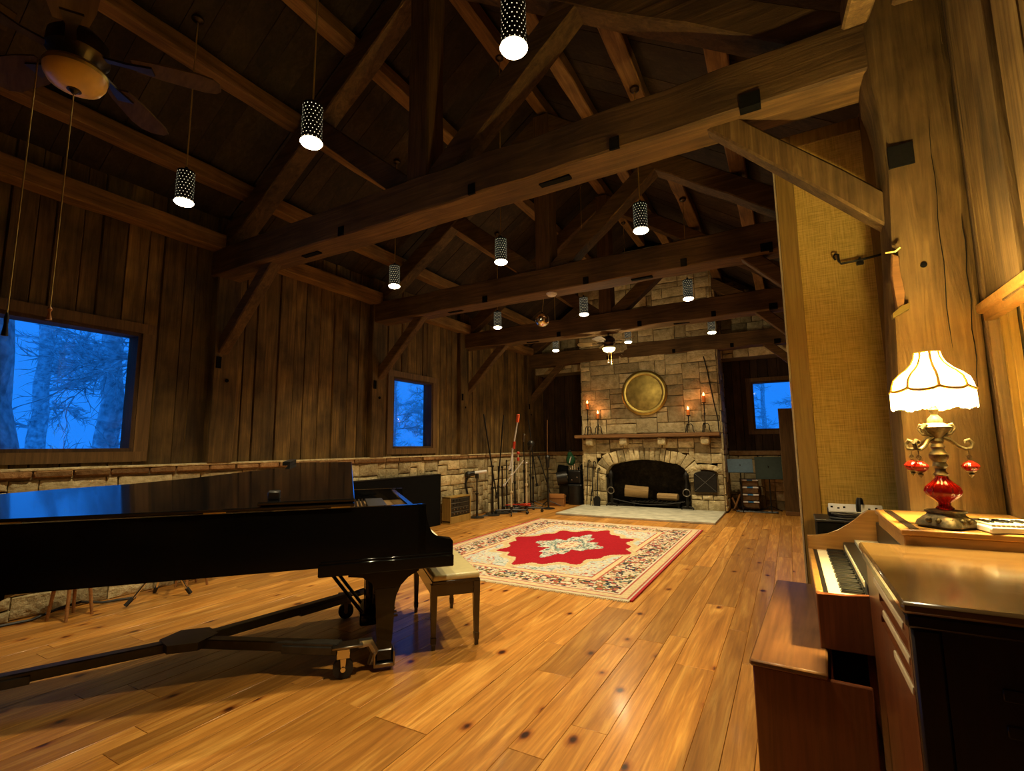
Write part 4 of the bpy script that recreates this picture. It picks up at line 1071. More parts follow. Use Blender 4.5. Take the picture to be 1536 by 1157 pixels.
for k in range(38): mb.box(.29-ox, .40-ox, y0+k*kw+.0006-oy, y0+(k+1)*kw-.0008-oy, .875, .892)
mb.build('upper_manual', 'ivory', t, smooth=0)
mb = MB(); B(mb, .40, .47, 2.535, 3.52, .83, 1.0); mb.build('back_rail', 'blacksat', t)
# side cabinet carrying the lamp
t = thing('side_cabinet', 'low wooden cabinet with orange brown top under the table lamp', 'cabinet', (.67, 2.83, 0))
mb = MB(); mb.box(.485-.67, .868-.67, 2.50-2.83, 3.15-2.83, 0, 1.03, .004); mb.box(.37-.67, .868-.67, 2.50-2.83, 3.15-2.83, 1.03, 1.085, .004); mb.build('carcass', 'organwood', t)
mb = MB(); mb.box(.36-.67, .872-.67, 2.49-2.83, 3.158-2.83, 1.085, 1.11, .005); mb.build('top', 'organwood', t)
mb = MB(); mb.box(.39-.67, .42-.67, 2.50-2.83, 3.10-2.83, 1.11, 1.114, .001); mb.build('dark_strip', 'leslie', t)
# small white keyboard on it
t = thing('mini_keyboard', 'small white electronic keyboard lying on the cabinet beside the lamp', 'keyboard', (.715, 2.63, 1.111), math.radians(12))
mb = MB(); mb.box(-.115, .115, -.12, .12, 0, .026, .006); mb.build('body', 'white', t)
mb = MB()
for k in range(15): mb.box(-.108+k*.0144, -.108+k*.0144+.0132, -.115, -.01, .026, .033, .001)
mb.build('white_keys', 'ivory', t, smooth=0)
mb = MB()
for k in range(14):
    if k % 7 in (2, 6): continue
    mb.box(-.108+(k+1)*.0144-.004, -.108+(k+1)*.0144+.004, -.07, -.008, .033, .040, .001)
mb.build('black_keys', 'ebony', t, smooth=0)
for a, b, c, d in ((-.09, -.05, .03, .09), (-.02, .01, .05, .08)):
    mb = MB(); mb.box(a, b, c, d, .026, .030); mb.build('display', 'blacksat', t)
# organ bench
t = thing('organ_bench', 'worn walnut organ bench with solid ends at the organ', 'organ bench', (-.02, 2.93, 0), math.radians(-3))
mb = MB(); mb.box(-.165+.02, .10+.02, 2.25-2.93, 3.60-2.93, .575, .60, .007); mb.build('seat', 'walnut_top', t)
for y in (2.262, 3.565):
    mb = MB(); mb.box(-.155+.02, (.235 if y < 3 else .10)+.02, y-2.93, y+.024-2.93, 0, .574 if y > 3 else .5745, .004); mb.build('end_panel', 'walnut', t)
mb = MB(); mb.box(-.15+.02, -.13+.02, 2.29-2.93, 3.56-2.93, .40, .575); mb.box(.07+.02, .09+.02, 2.29-2.93, 3.56-2.93, .15, .575); mb.build('stretcher_board', 'walnut', t)
# stand behind the organ with power strip and cables
t = thing('equipment_box', 'dark box behind the organ carrying the power strip', 'box', (.36, 3.72, 0))
mb = MB(); mb.box(-.25, .235, -.14, .13, 0, .975, .006); mb.build('body', 'blackmat', t)
mb = MB(); mb.box(-.255, .24, -.145, .135, .975, .99, .003); mb.build('lid', 'blacksat', t)
t = thing('power_strip', 'white faced power strip lying on the dark box behind the organ', 'power strip', (.325, 3.73, .992), math.radians(-3))
mb = MB(); mb.box(-.145, .145, -.045, .05, 0, .062, .012); mb.build('housing', 'blacksat', t)
mb = MB(); Mx = Matrix.Translation((0, -.035, .040)) @ Matrix.Rotation(math.radians(38), 4, 'X'); mb.box(-.138, .138, -.028, .045, .010, .022, .004, M=Mx); mb.build('face_plate', 'white', t)
for k, x in enumerate((-.12, -.085, -.055, .07, .105)):
    mb = MB(); mb.box(x-.006, x+.006, -.004 if k % 2 else .004, .008 if k % 2 else .018, .022, .0235, M=Mx); mb.build('outlet', 'blackmat', t)
mb = MB()
for k in range(2): mb.tube([(.02+.012*k+.045*math.cos(a)*.3, -.01+.055*math.cos(a), .055+.055*math.sin(a)) for a in [2*PI*i/20 for i in range(20)]], .007, 8, closed=True)
tag(mb.build('cable_loop', 'cable', loc=(.02, -.01, .055)), 'black cable looped around the power strip', 'cable').location = (.345, 3.72, 1.055)
mb = MB(); q = random.Random(5)
for k in range(4):
    r = .055+.009*k; mb.tube([(r*1.25*math.cos(2*PI*i/22)+q.uniform(-.003, .003), r*.55*math.sin(2*PI*i/22), .007+.012*(k % 3)) for i in range(22)], .006, 6, closed=True)
o = tag(mb.build('cable_coil', 'cable'), 'coiled black cable in front of the power strip', 'cable'); o.location = (.29, 3.63, .992)
mb = MB(); mb.box(-.07, .06, -.02, .03, 0, .03, .004)
for k in range(8): mb.tube([(-.09+.024*k, -.03, .035), (-.08+.024*k, 0, .048), (-.07+.024*k, .03, .03)], .004, 5)
mb.tube([(.05, 0, .03), (.08, -.02, .06), (.12, -.02, .065), (.14, -.02, .04)], .005, 6)
o = tag(mb.build('cable_adapter', 'greycable'), 'grey coiled adapter cable right of the power strip', 'cable'); o.location = (.54, 3.70, .992)

# ------------------------------------------------------------------ table lamp
t = thing('table_lamp', 'lit table lamp with fringed cloth shade, antique brass stem and ruby glass', 'table lamp', (.527, 2.60, 1.1105)); t.scale = (.867,)*3
mb = MB()
def feet(a, k): return 1+(.16*math.cos(4*a) if k < 3 else .08*math.cos(4*a))
mb.lathe([(.088, .0), (.100, .012), (.094, .03), (.078, .048), (.066, .058), (.064, .066), (.072, .070), (.072, .078), (.03, .082)], 40, mod=feet)
mb.build('foot', 'antique', t)
mb = MB()
for k in range(12):
    a = 2*PI*k/12; mb.sphere((.082*math.cos(a), .082*math.sin(a), .036), .013, 8, 6)
mb.build('pierced_scroll', 'antique', t)
mb = MB(); fl_ = lambda a, k: 1+.045*math.cos(14*a)
mb.lathe([(.030, .082), (.034, .088), (.022, .10), (.022, .112), (.036, .125), (.060, .145), (.068, .165), (.062, .185), (.042, .205), (.026, .222), (.022, .235)], 56, mod=fl_); mb.build('ruby_vase', 'ruby', t)
mb = MB(); mb.lathe([(.026, .235), (.030, .242), (.020, .255), (.020, .27), (.030, .28), (.028, .288), (.022, .298), (.036, .318), (.037, .335), (.024, .352), (.022, .362), (.028, .370), (.020, .385), (.026, .398), (.020, .41), (.030, .425), (.056, .452), (.06, .462), (.046, .472), (.030, .482), (.028, .50), (.012, .520), (.020, .545), (.012, .56), (.012, .70)], 28); mb.build('stem', 'antique', t)
# scroll arms with hanging drops
for k, az in enumerate((PI*.04, PI*.80, PI*1.22)):
    ca, sa = math.cos(az), math.sin(az)
    P = lambda r, z: (r*ca, r*sa, z)
    mb = MB(); mb.tube([P(.02, .415), P(.05, .40), P(.075, .372), P(.10, .358), P(.122, .362), P(.130, .385), P(.118, .402), P(.104, .396), P(.104, .385)], [.009, .009, .008, .008, .009, .009, .008, .007, .006], 8)
    mb.tube([P(.03, .425), P(.055, .43), P(.072, .455), P(.062, .475), P(.048, .47), P(.048, .458)], .007, 8)
    arm_ = mb.build('scroll_arm', 'antique', t)
    c = P(.112, .285)
    mb = MB(); mb.tube([P(.112, .362), P(.112, .325), (c[0], c[1], c[2]+.02)], .0025, 6); mb.tube([(c[0]+.009*math.cos(i*PI/5), c[1], .323+.009*math.sin(i*PI/5)) for i in range(10)], .003, 6, closed=True)
    mb.build('hook_ring', 'antique', arm_)
    mb = MB(); mb.lathe([(.022, -.026), (.016, -.030), (.006, -.036), (.012, -.042), (.004, -.052), (.001, -.058)], 12, c=c); mb.build('drop_mount', 'antique', arm_)
    mb = MB(); mb.lathe([(.008, .020), (.024, .008), (.033, -.004), (.028, -.016), (.016, -.027)], 40, c=c, mod=fl_); mb.build('ruby_drop', 'ruby', arm_)
# cloth shade: eight panels, scalloped lower edge, fringe
NS = 8; na = 96
prof = [(.048, .82), (.052, .795), (.066, .765), (.090, .738), (.120, .715), (.143, .690), (.152, .662), (.156, .640)]
def puff(a, k): return 1-.045*abs(math.cos(NS/2*a))**6*(1 if k > 0 else .4)
mb = MB(); mb.lathe(prof, na, mod=puff, cap=False); mb.build('cloth_shade', 'shade', t)
mb = MB()
for k in range(NS):
    a = 2*PI*k/NS; mb.tube([(r*.965*math.cos(a), r*.965*math.sin(a), z) for r, z in prof], .0065, 6)
def hem(a): return .640-.016*abs(math.sin(NS/2*a))**.7+.008
mb.tube([(.157*puff(a, 5)*math.cos(a), .157*puff(a, 5)*math.sin(a), hem(a)) for a in [2*PI*i/na for i in range(na)]], .0072, 6, closed=True)
mb.tube([(.049*math.cos(a), .049*math.sin(a), .82) for a in [2*PI*i/32 for i in range(32)]], .0035, 6, closed=True)
mb.build('shade_piping', 'piping', t)
mb = MB(); q = random.Random(9)
vs = []; nf = 160
for i in range(nf):
    a = 2*PI*i/nf; r = .156+.002*(-1)**i
    for z, rr_ in ((hem(a), r*puff(a, 5)), (.60, r), (.553+q.uniform(-.004, .004)+.006*math.cos(NS*a), r+.001)): vs.append((rr_*math.cos(a), rr_*math.sin(a), z))
mb.add(vs, [(i*3+j, ((i+1) % nf)*3+j, ((i+1) % nf)*3+j+1, i*3+j+1) for i in range(nf) for j in range(2)]); mb.build('fringe', 'fringe', t)
ld = bpy.data.lights.new('lamp_bulb_low', 'POINT'); ld.energy = 200; ld.color = (1, .74, .28); ld.shadow_soft_size = .05
lo = bpy.data.objects.new('lamp_bulb', ld); COL.objects.link(lo); lo.parent = t; lo.location = (0, 0, .75)

# ------------------------------------------------------------------ tall panel and hook
t = thing('acoustic_panel', 'tall burlap covered panel in a yellow wooden frame behind the organ', 'acoustic panel', (.36, 3.97, 0))
x0, x1, z1 = .045-.36, .70-.36, 3.72; fw_ = .115
mb = MB()
mb.box(x0, x0+fw_, -.02, .05, 0, z1, .004); mb.box(x1-fw_, x1, -.02, .05, 0, z1, .004); mb.box(x0+fw_, x1-fw_, -.02, .05, z1-.10, z1, .004); mb.box(x0+fw_, x1-fw_, -.02, .05, 0, .12, .004)
mb.build('frame', 'panelwood', t)
mb = MB(); mb.box(x0+fw_-.003, x1-fw_+.003, -.012, .02, .11, z1-.095); mb.build('burlap_cover', 'burlap', t)
mb = MB(); mb.box(x0-.012, x0, -.024, .055, 0, z1, .002); mb.build('pale_edge_strip', 'edge', t)
t = thing('iron_hook', 'black wrought iron hook rod sticking out from the post before the fabric panel', 'hook', (.5, 3.50, 2.40))
mb = MB(); P = lambda x, z: (x-.5, .40-.0, z-2.40)
mb.tube([P(.365, 2.70), P(.355, 2.725), P(.365, 2.742), P(.383, 2.735), P(.383, 2.69), P(.395, 2.668), P(.50, 2.672), P(.60, 2.685), P(.68, 2.70)], [.006]*3+[.008]*6, 8); mb.build('rod', 'iron', t)
mb = MB(); mb.box(-.02, .02, .385, .415, .24, .262, .003); mb.box(-.006, .006, .39, .41, .25, .29, .002); mb.box(.17, .20, -.0, .41, .29, .31, .002); mb.build('bracket', 'iron', t)
# old latch piece on the post
t = thing('wooden_latch', 'old splintered wooden latch piece fixed to the left edge of the lamp post', 'latch', (.535, 3.105, 2.10))
mb = MB(); mb.prism([(0, .0), (.035, .02), (.04, .10), (.03, .22), (.036, .30), (.005, .32), (-.008, .2), (.0, .1)], .0, .05, lambda a, b, c: (a, c+.02, b+.02), bev=.006); mb.build('stick', 'mantel', t)
mb = MB(); mb.tube([(-.02, .03, .35), (.02, .02, .345), (.04, .01, .36)], .007, 6); mb.prism([(-.02, -.01), (.05, .03), (.055, .06), (.02, .05), (-.02, .015)], 0, .05, lambda a, b, c: (a, c+.01, b)); mb.build('bracket', 'brass', t)

# ================================================================== LEFT WALL ITEMS
t = thing('black_panel', 'long black acoustic panel standing against the stone wainscot behind the piano', 'acoustic panel', (-5.86, 6.4, 0))
mb = MB(); mb.box(-.035, .035, -1.15, 1.13, .0, .95, .006); mb.build('board', 'blackmat', t)
mb = MB(); mb.box(.035, .04, -1.15, -1.13, 0, .95); mb.box(.035, .04, 1.115, 1.132, 0, .95); mb.box(.035, .04, -1.13, 1.115, .935, .95); mb.build('edge_frame', 'blacksat', t)
t = thing('equipment_rack', 'small wooden rack case with black audio units on the floor by the stone wainscot', 'rack', (-5.78, 7.99, 0))
mb = MB()
for a in (-.34, .32): mb.box(-.10, .10, a, a+.022, 0, .50, .003)
mb.box(-.10, .10, -.34, .342, .478, .50, .003); mb.box(-.10, .09, -.34, .34, .03, .055); mb.box(-.10, -.09, -.33, .33, .03, .49); mb.box(.06, .095, -.32, .32, .0, .13, .003)
mb.build('case', 'panelwood', t)
for k in range(4):
    mb = MB(); z = .14+k*.083; mb.box(-.06, .092, -.316, .318, z, z+.078, .003); u_ = mb.build('audio_unit', 'blacksat', t)
    mb = MB()
    for j in range(5 if k < 2 else 3): mb.cyl((.09, -.22+j*.1, z+.04), (.108, -.22+j*.1, z+.04), .014, n=12)
    mb.build('knobs', 'greysteel' if k < 2 else 'blacksat', u_)
    mb = MB(); mb.box(.091, .094, -.28, .28, z+.070, z+.074); mb.build('trim_line', 'greycable', u_)

# ---- microphone stands
def stand(x, y, h, base, lab, mat='blacksat', boom=None, head=None, r0=.021, name='microphone_stand', rz=0):
    t = thing(name, lab, 'microphone stand', (x, y, 0), rz, 'microphone stands')
    mb = MB()
    if base == 'round': mb.lathe([(.15, 0), (.15, .012), (.13, .022), (.03, .03), (.02, .06), (.001, .06)], 28)
    elif base == 'tripod':
        for k in range(3):
            a = 2*PI*k/3+.4; mb.tube([(0, 0, .14), (.30*math.cos(a), .30*math.sin(a), .012)], .010, 6); mb.sphere((.30*math.cos(a), .30*math.sin(a), .014), .014, 8, 6)
        mb.cyl((0, 0, .08), (0, 0, .2), .018, n=10)
    elif base == 'rolling':
        for k in range(4):
            a = PI/2*k+.5; ex, ey = .34*math.cos(a), .34*math.sin(a)
            mb.tube([(0, 0, .10), (ex, ey, .085)], .02, 6); mb.cyl((ex-.012*math.sin(a), ey+.012*math.cos(a), .035), (ex+.012*math.sin(a), ey-.012*math.cos(a), .035), .035, n=14); mb.cyl((ex, ey, .04), (ex, ey, .09), .010, n=6)
        mb.cyl((0, 0, .06), (0, 0, .16), .03, n=12)
    mb.build('base', 'blacksat' if base != 'rolling' else 'blacksat', t)
    mb = MB(); mb.cyl((0, 0, .03), (0, 0, h*.55), r0, n=10); mb.cyl((0, 0, h*.5), (0, 0, h), r0*.72, n=10); mb.cyl((0, 0, h*.53), (0, 0, h*.57), r0*1.7, n=10)
    mb.build('pole', mat, t)
    if boom:
        a, b, rr_ = boom
        mb = MB(); mb.tube([a, b], rr_, 8); mb.cyl((a[0]*.0, -.02, h-.02), (0, .03, h-.02), .022, n=10)
        w = Vector(a); d = (Vector(a)-Vector(b)).normalized(); mb.cyl(w, w+d*.07, rr_*2.2, n=10)
        mb.build('boom_arm', 'white' if mat == 'edge' else mat, t)
    if head: head(t)
    return t
def mic(c, d, r=.022, ln=.16, mat='greysteel'):
    def f(t):
        d_ = Vector(d).normalized(); p = Vector(c); mb = MB(); mb.cyl(p, p+d_*ln, r*.8, r, n=12); mb.sphere(p+d_*(ln+.01), r*1.3, 10, 8); mb.build('microphone', mat, t)
    return f
def horiz_mic(t):
    mb = MB(); mb.cyl((-.04, -.02, .91), (.15, .14, .94), .036, n=12); mb.build('microphone', 'white', t)
    mb = MB(); mb.cyl((-.14, -.10, .89), (-.04, -.02, .91), .05, n=12); mb.sphere((-.15, -.11, .88), .07, 10, 8); mb.cyl((0, 0, .80), (0, 0, .90), .04, n=10); mb.build('mount', 'blacksat', t)
    mb = MB(); mb.tube([(-.15, -.11, .86), (-.19, -.14, .70), (-.16, -.12, .50), (-.15, -.11, .10), (-.14, -.10, .01)], .022, 6); mb.build('cable', 'cable', t)
stand(-5.72, 8.62, .88, 'round', 'short black round base stand holding a chrome microphone beside the rack', head=horiz_mic)
stand(-5.60, 9.05, 1.05, 'round', 'tall black boom stand, leftmost of the tall booms by the stone wall', boom=((.06, .05, .42), (-.16, -.10, 2.16), .016))
stand(-5.58, 9.42, 1.02, 'round', 'tall black boom stand, second of the tall booms by the stone wall', boom=((-.10, -.05, .40), (.03, .03, 2.16), .016))
def red_head(t):
    mb = MB(); mb.cyl((.14, .06, 1.98), (.155, .065, 2.14), .038, n=16); mb.sphere((.156, .066, 2.14), .038, 12, 8, (1, 1, .6)); mb.build('windscreen', 'orange', t)
    mb = MB(); mb.cyl((.055, .03, 1.40), (.072, .035, 1.56), .03, n=12); mb.build('clamp', 'red', t)
    mb = MB(); mb.cyl((-.01, -.01, .92), (-.02, -.01, 1.02), .026, n=12); mb.build('counterweight', 'blacksat', t)
stand(-5.32, 9.36, .86, 'rolling', 'pale rolling boom stand with orange foam windscreen at its tip', mat='edge', boom=((-.02, -.01, 1.02), (.14, .06, 1.98), .016), head=red_head, r0=.020)
def red_collar(t):
    mb = MB(); mb.cyl((0, 0, 1.12), (0, 0, 1.20), .032, n=12); mb.sphere((0, .01, 1.30), .04, 10, 8); mb.build('clamp', 'red', t)
stand(-5.18, 9.80, 1.10, 'rolling', 'pale rolling stand with short angled arm right of the orange tipped boom', mat='edge', boom=((-.42, -.22, .62), (-.05, -.02, 1.14), .012), r0=.020)
stand(-5.52, 10.05, 1.34, 'rolling', 'pale stand with red clamps behind the orange tipped boom', mat='edge', head=red_collar, r0=.020)
mb = MB()
mb.timber((-.30, -.02, .0), (.28, .06, .05), .05, .022, jit=0, n_ch=.004); mb.timber((-.22, .16, .0), (.32, -.02, .02), .05, .022, jit=0, n_ch=.004)
o = mb.build('red_bars', 'red'); o.location = (-5.33, 9.66, .15); tag(o, 'red bars lying across the legs of the rolling stands', 'bars')
stand(-5.55, 10.85, 1.25, 'tripod', 'tall tripod boom stand with brown tip, left of two near the chimney', boom=((.10, .0, .55), (-.13, .06, 2.12), .015))
stand(-5.22, 11.0, 1.22, 'tripod', 'tall tripod boom stand with brown tip, right of two near the chimney', boom=((-.22, .0, 1.15), (.06, .0, .32), .014), mat='blacksat')
mb = MB(); mb.tube([(0, 0, .0), (.015, .01, .9)], .008, 6); o = mb.build('boom_pole', 'boxwood'); o.parent = bpy.data.objects['microphone_stand.007']; o.location = (0, 0, 1.2)
stand(-5.66, 9.75, 1.15, 'round', 'black straight stand between the tall booms and the wall', r0=.019)
stand(-5.70, 10.20, 1.10, 'round', 'black straight stand behind the rolling stands, nearer the wall', r0=.019)
stand(-5.58, 10.45, 1.56, 'tripod', 'dark stand with two ball headed microphones behind the orange tipped boom', head=mic((0, 0, 1.56), (.1, 0, 1)), r0=.019)
def pale_tube(t):
    mb = MB(); mb.tube([(.0, 0, .62), (.03, 0, 1.42)], .022, 10); mb.build('pale_tube', 'white', t)
stand(-5.66, 9.98, .60, 'round', 'short stand carrying an upright pale grey tube left of the rolling stands', head=pale_tube, r0=.019)
stand(-5.0, 10.55, .95, 'round', 'black stand with large dark microphone right of the rolling stands', head=mic((0, 0, .95), (0, 0, 1), .05, .22, 'blacksat'), r0=.019)
stand(-5.74, 9.25, .96, 'round', 'short black straight stand between the two tall black booms', r0=.019)
stand(-5.76, 9.55, 1.02, 'round', 'short black straight stand right of the tall black booms, close to the wall', r0=.019)
stand(-5.36, 10.35, 1.42, 'tripod', 'dark stand with bulky black shock mount behind the red clamps', head=mic((0, 0, 1.36), (.2, 0, 1), .07, .14, 'blacksat'), r0=.018)
# cables on the floor beneath the stands
mb = MB(); q = random.Random(12)
for k in range(9):
    mb.tube([(-5.75+.10*i+q.uniform(-.05, .05), 8.75+.09*k+.22*i+q.uniform(-.12, .12), .009) for i in range(5)], .008, 5)
tag(mb.build('floor_cables', 'cable', loc=(-5.5, 9.1, 0)), 'tangle of black cables on the floor under the stands', 'cable', kind='stuff')

# ---- left alcove
t = thing('wooden_box', 'small red brown wooden box with slanted lid on the floor left of the chimney', 'box', (-5.08, 11.22, 0), .25)
mb = MB(); mb.box(-.19, .19, -.14, .14, 0, .19, .006); mb.build('body', 'red' if False else 'boxwood', t)
mb = MB(); mb.prism([(-.15, 0), (.15, 0), (.15, .05), (-.15, .11)], -.2, .2, lambda a, b, c: (c, a, b+.19), bev=.004); mb.build('lid', 'boxwood', t)
t = thing('drum_hardware', 'heap of black drum hardware cases in the alcove left of the chimney', 'drum hardware', (-4.86, 11.95, 0))
mb = MB(); mb.cyl((-.28, -.05, .28), (.02, .22, .28), .27, n=28); mb.cyl((-.29, -.06, .28), (-.27, -.04, .28), .285, n=28); mb.build('drum_case', 'blacksat', t)
mb = MB(); mb.cyl((.10, -.28, .0), (.10, -.28, .46), .20, n=28); mb.build('drum_case', 'blacksat', t)
mb = MB(); mb.cyl((-.40, -.25, .84), (-.18, -.12, .80), .14, n=24); mb.cyl((-.02, .12, .62), (.22, .18, .86), .17, n=24); mb.box(-.22, .24, -.25, .12, .50, .62, .02); mb.build('tom_case', 'blackmat', t)
mb = MB(); mb.box(-.34, .30, -.36, .10, .04, .50, .05, seg=3); mb.cyl((-.36, -.40, .62), (-.12, -.30, .66), .17, n=24); mb.box(-.10, .26, -.34, .0, .50, .84, .05, seg=3); mb.build('gig_bag', 'blacksat', t)
mb = MB()
for k in range(5): mb.tube([(-.1+.08*k, -.22, .55), (-.05+.06*k, -.25, .9+.05*k)], .012, 6)
mb.build('chrome_rod', 'steel', t)
mb = MB()
for k, x in enumerate((.02, .16, -.12)): mb.sphere((x, -.33, .6+.07*k), .022, 8, 6)
mb.build('wing_nut', 'steel', t)
t = thing('green_bag', 'dark green bag with white flash on top of the black drum hardware', 'bag', (-4.90, 11.72, .98)); t.scale = (.8,)*3
mb = MB(); mb.sphere((0, 0, .14), .15, 18, 12, (1, .7, 1.15)); mb.sphere((-.02, 0, .30), .09, 14, 10, (1, .8, 1.2)); mb.build('body', 'green', t)
mb = MB(); mb.tube([(.0, -.115, .05), (.03, -.118, .16), (.06, -.10, .25)], .018, 8); mb.build('white_flash', 'white', t)
mb = MB(); mb.sphere((-.02, 0, .42), .05, 12, 8); mb.build('black_top', 'blacksat', t)

# ---- right alcove
def music_stand(x, y, h, w, hh, mat, lab, tilt, rz):
    t = thing('music_stand', lab, 'music stand', (x, y, 0), rz, 'music stands')
    mb = MB()
    for k in range(3):
        a = 2*PI*k/3+.5; mb.tube([(0, 0, .12), (.24*math.cos(a), .24*math.sin(a), .012)], .011, 6)
    mb.build('base', 'blacksat', t)
    mb = MB(); mb.cyl((0, 0, .05), (0, 0, h-hh*.4), .014, n=10); mb.build('pole', 'blacksat', t)
    R = Matrix.Translation((0, 0, h-hh/2)) @ Matrix.Rotation(-tilt, 4, 'X')
    mb = MB(); mb.box(-w/2, w/2, -.012, -.004, -hh/2, hh/2, .003, M=R); mb.box(-w/2, w/2, -.06, -.004, -hh/2-.006, -hh/2, .001, M=R); mb.build('desk', mat, t)
    return t
music_stand(-.97, 11.84, 1.13, .50, .30, 'bluegrey', 'music stand with pale blue desk right of the chimney', .25, .15)
music_stand(-.43, 12.05, 1.17, .52, .48, 'greengrey', 'music stand with dark green desk beside the leaning board', .2, .1)
t = thing('drawer_cart', 'narrow plastic drawer tower with white and blue fronts under the blue music stand', 'drawer cart', (-.84, 12.12, 0), .12)
mb = MB(); mb.box(-.18, .18, -.17, .19, .05, .69, .008); mb.build('frame', 'drawer', t)
for k in range(4):
    z = .08+k*.155; mb = MB(); mb.box(-.165, .165, -.20, -.165, z, z+.125, .008); d = mb.build('drawer', 'drawer', t)
    for a, b in ((-.17, -.05), (.06, .17)):
        mb = MB(); mb.box(a, b, -.215, -.19, z+.108, z+.140, .004); mb.build('white_handle', 'white', d)
    mb = MB(); mb.box(-.05, .06, -.214, -.19, z+.108, z+.138, .004); mb.build('blue_label', 'bluetape', d)
t = thing('leaning_board', 'tall brown wooden board standing upright before the right alcove window', 'board', (-.03, 11.62, 0), math.radians(8))
mb = MB(); mb.box(-.13, .14, -.02, .02, 0, 2.18, .004); mb.build('board', 'trim', t); mb = MB(); mb.box(-.13, .14, -.032, -.02, 0, .08, .003); mb.build('foot_batten', 'mantel', t)
for k, (x, y, ln, tip) in enumerate(((-1.16, 11.95, .30, .14), (-1.08, 12.05, .22, -.12))):
    mb = MB(); mb.tube([(0, 0, .0), (tip, .05, ln*1.2)], .022, 8); o = mb.build('wooden_stick', 'boxwood'); o.location = (x, y, .0); tag(o, 'short wooden stick leaning in the right alcove, '+('nearer the chimney' if k == 0 else 'nearer the drawers'), 'stick')
mb = MB(); q = random.Random(4)
for k in range(4): mb.tube([(-1.1+.16*i, 11.85+q.uniform(-.1, .1)+.03*k, .010) for i in range(6)], .009, 5)
tag(mb.build('floor_cables', 'cable', loc=(-.7, 11.9, 0)), 'black cables lying on the floor of the right alcove', 'cable', kind='stuff')

# ---- things half hidden under and behind the piano
t = thing('cymbal_stand', 'chrome tripod stand with rubber feet behind the piano', 'cymbal stand', (-5.42, 2.66, 0))
for k, (dx, dy) in enumerate(((-.05, -.30), (.06, .20), (-.32, .06))):
    mb = MB(); mb.tube([(0, 0, .42), (dx*.9, dy*.9, .05)], .011, 8); mb.tube([(0, .02, .40), (dx*.5, dy*.5+.02, .20)], .008, 6); lg = mb.build('leg', 'steel', t)
    mb = MB(); mb.tube([(dx*.85, dy*.85, .075), (dx*1.03, dy*1.03, .018)], .019, 8); mb.build('rubber_foot', 'rubber', lg)
mb = MB(); mb.cyl((0, 0, .18), (0, 0, .95), .014, n=10); mb.build('pole', 'steel', t)
for k, (x, y, lab) in enumerate(((-5.70, 3.05, 'low wooden stool with thin legs, right of the chrome tripod behind the piano'), (-5.62, 2.0, 'low wooden stool with thin legs, left of the chrome tripod behind the piano'))):
    t = thing('wooden_stool', lab, 'stool', (x, y, 0), .3*k)
    mb = MB(); mb.lathe([(.001, .42), (.16, .42), (.17, .435), (.165, .45), (.001, .452)], 24); mb.build('seat', 'mantel', t)
    for j in range(4):
        a = PI/4+PI/2*j; mb = MB(); mb.tube([(.10*math.cos(a), .10*math.sin(a), .42), (.15*math.cos(a), .15*math.sin(a), 0.0)], [.016, .012], 8); mb.build('leg', 'boxwood', t)
mb = MB(); mb.tube([(0, -.5, .012), (.06, -.2, .012), (.02, .0, .05), (.10, .12, .08), (.06, .3, .02), (.12, .55, .012)], .012, 6)
o = mb.build('floor_cable', 'cable'); o.location = (-5.85, 2.0, 0); tag(o, 'black cable on the floor by the wall behind the piano', 'cable')

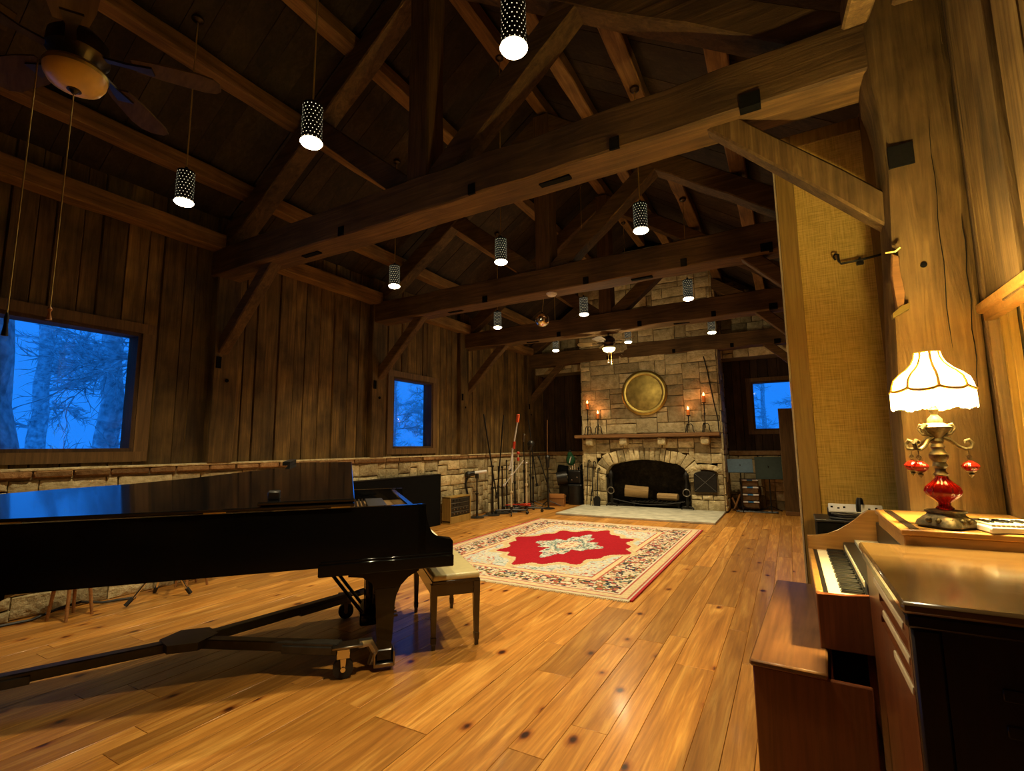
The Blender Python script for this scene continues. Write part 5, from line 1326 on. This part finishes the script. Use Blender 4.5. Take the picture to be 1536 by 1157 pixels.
# ================================================================== OUTSIDE
mb = MB(); mb.box(-60, XL-.5, -40, 60, -.62, -.60); mb.box(-60, 40, YB+1.0, 70, -.62, -.60)
tag(mb.build('snowy_ground', 'snow'), 'pale winter ground outside the windows', 'ground')['kind'] = 'structure'
def tree(x, y, h, r, lab, nb, seed, mat='bark', zmin=1.0, spread=1.7, up=.45):
    q = random.Random(seed)
    t = thing('tree', lab, 'tree', (x, y, -.6), 0, None)
    mb = MB(); pts = [(q.uniform(-.06, .06)*k*.3, q.uniform(-.06, .06)*k*.3, h*k/10) for k in range(11)]
    mb.tube(pts, [r*(1.25 if k == 0 else 1)*(1-.06*k) for k in range(11)], 18); 
    for v in mb.bm.verts: v.co.x += q.uniform(-.02, .02)*r*3; v.co.y += q.uniform(-.02, .02)*r*3
    mb.build('trunk', mat, t)
    mb = MB()
    def branch(p, d, ln, rad, lev):
        pts = [Vector(p)]; dd = Vector(d).normalized(); n = 5
        for k in range(n):
            dd = (dd+Vector((q.uniform(-.25, .25), q.uniform(-.25, .25), q.uniform(-.22, .20)))).normalized(); pts.append(pts[-1]+dd*ln/n)
        mb.tube(pts, [rad*(1-.15*k) for k in range(n+1)], 5)
        if lev < 3:
            for k in range(1, n+1):
                for _ in range(2 if lev < 2 else 1):
                    branch(pts[k], dd+Vector((q.uniform(-1, 1), q.uniform(-1, 1), q.uniform(-.5, .7))), ln*q.uniform(.4, .6), rad*.5, lev+1)
    for k in range(nb):
        z = zmin+(h-zmin)*k/nb*.8; a = q.uniform(0, 2*PI); branch((0, 0, z), (math.cos(a), math.sin(a), up*q.uniform(-.3, 1)), spread*q.uniform(.6, 1.1), r*.22, 0)
    if nb: mb.build('branches', mat, t)
    else: mb.bm.free()
tree(-8.3, 1.72, 6.5, .66, 'thick rough tree trunk close outside the big left window', 0, 1)
tree(-11.5, 4.4, 7.5, .24, 'branching bare tree outside the right half of the big left window', 12, 5, zmin=1.2, spread=1.9)
tree(-19, 5.6, 8.0, .25, 'farther bare tree between the trunks outside the big left window', 9, 9, zmin=1.5, spread=1.6)
tree(-11.0, 10.8, 7.5, .13, 'slim pale tree trunk outside the small left window', 3, 12, 'bark2', zmin=4)
tree(-15.2, 14.9, 7.5, .16, 'darker tree trunk farther outside the small left window', 6, 13, zmin=2, spread=1.1)
tree(.8, 17.5, 7.0, .12, 'thin bare tree nearest outside the back alcove window', 4, 17, zmin=1.8)

q0 = random.Random(31)
def grove(spots, lab, grp, proto_seed):
    """woods beyond the windows: copies of one bare tree, each turned and scaled"""
    tree(0, 0, 8.5, .16, lab, 14, proto_seed, 'bark2', zmin=.8, spread=1.25)
    p = [o for o in bpy.data.objects if o.get('label') == lab][0]; p['group'] = grp
    for k, (x, y) in enumerate(spots):
        o = p if k == 0 else dup(p, (0, 0, 0))
        o.location = (x, y, -.6); o.rotation_euler = (0, 0, q0.uniform(0, 6.28)); sc = q0.uniform(.85, 1.15); o.scale = (sc, sc, sc)
grove([(-1.6, 21.5), (.9, 27), (-4.0, 27.5), (-1.2, 33), (3.2, 21.5)], 'bare tree in the woods outside the back alcove window', 'woods behind the house', 41)
grove([(-19.2, 20.6), (-23.8, 24.5), (-25.0, 30.5), (-17.8, 26.0), (-26.0, 18.5)], 'bare tree in the woods outside the small left window', 'woods beside the house', 42)
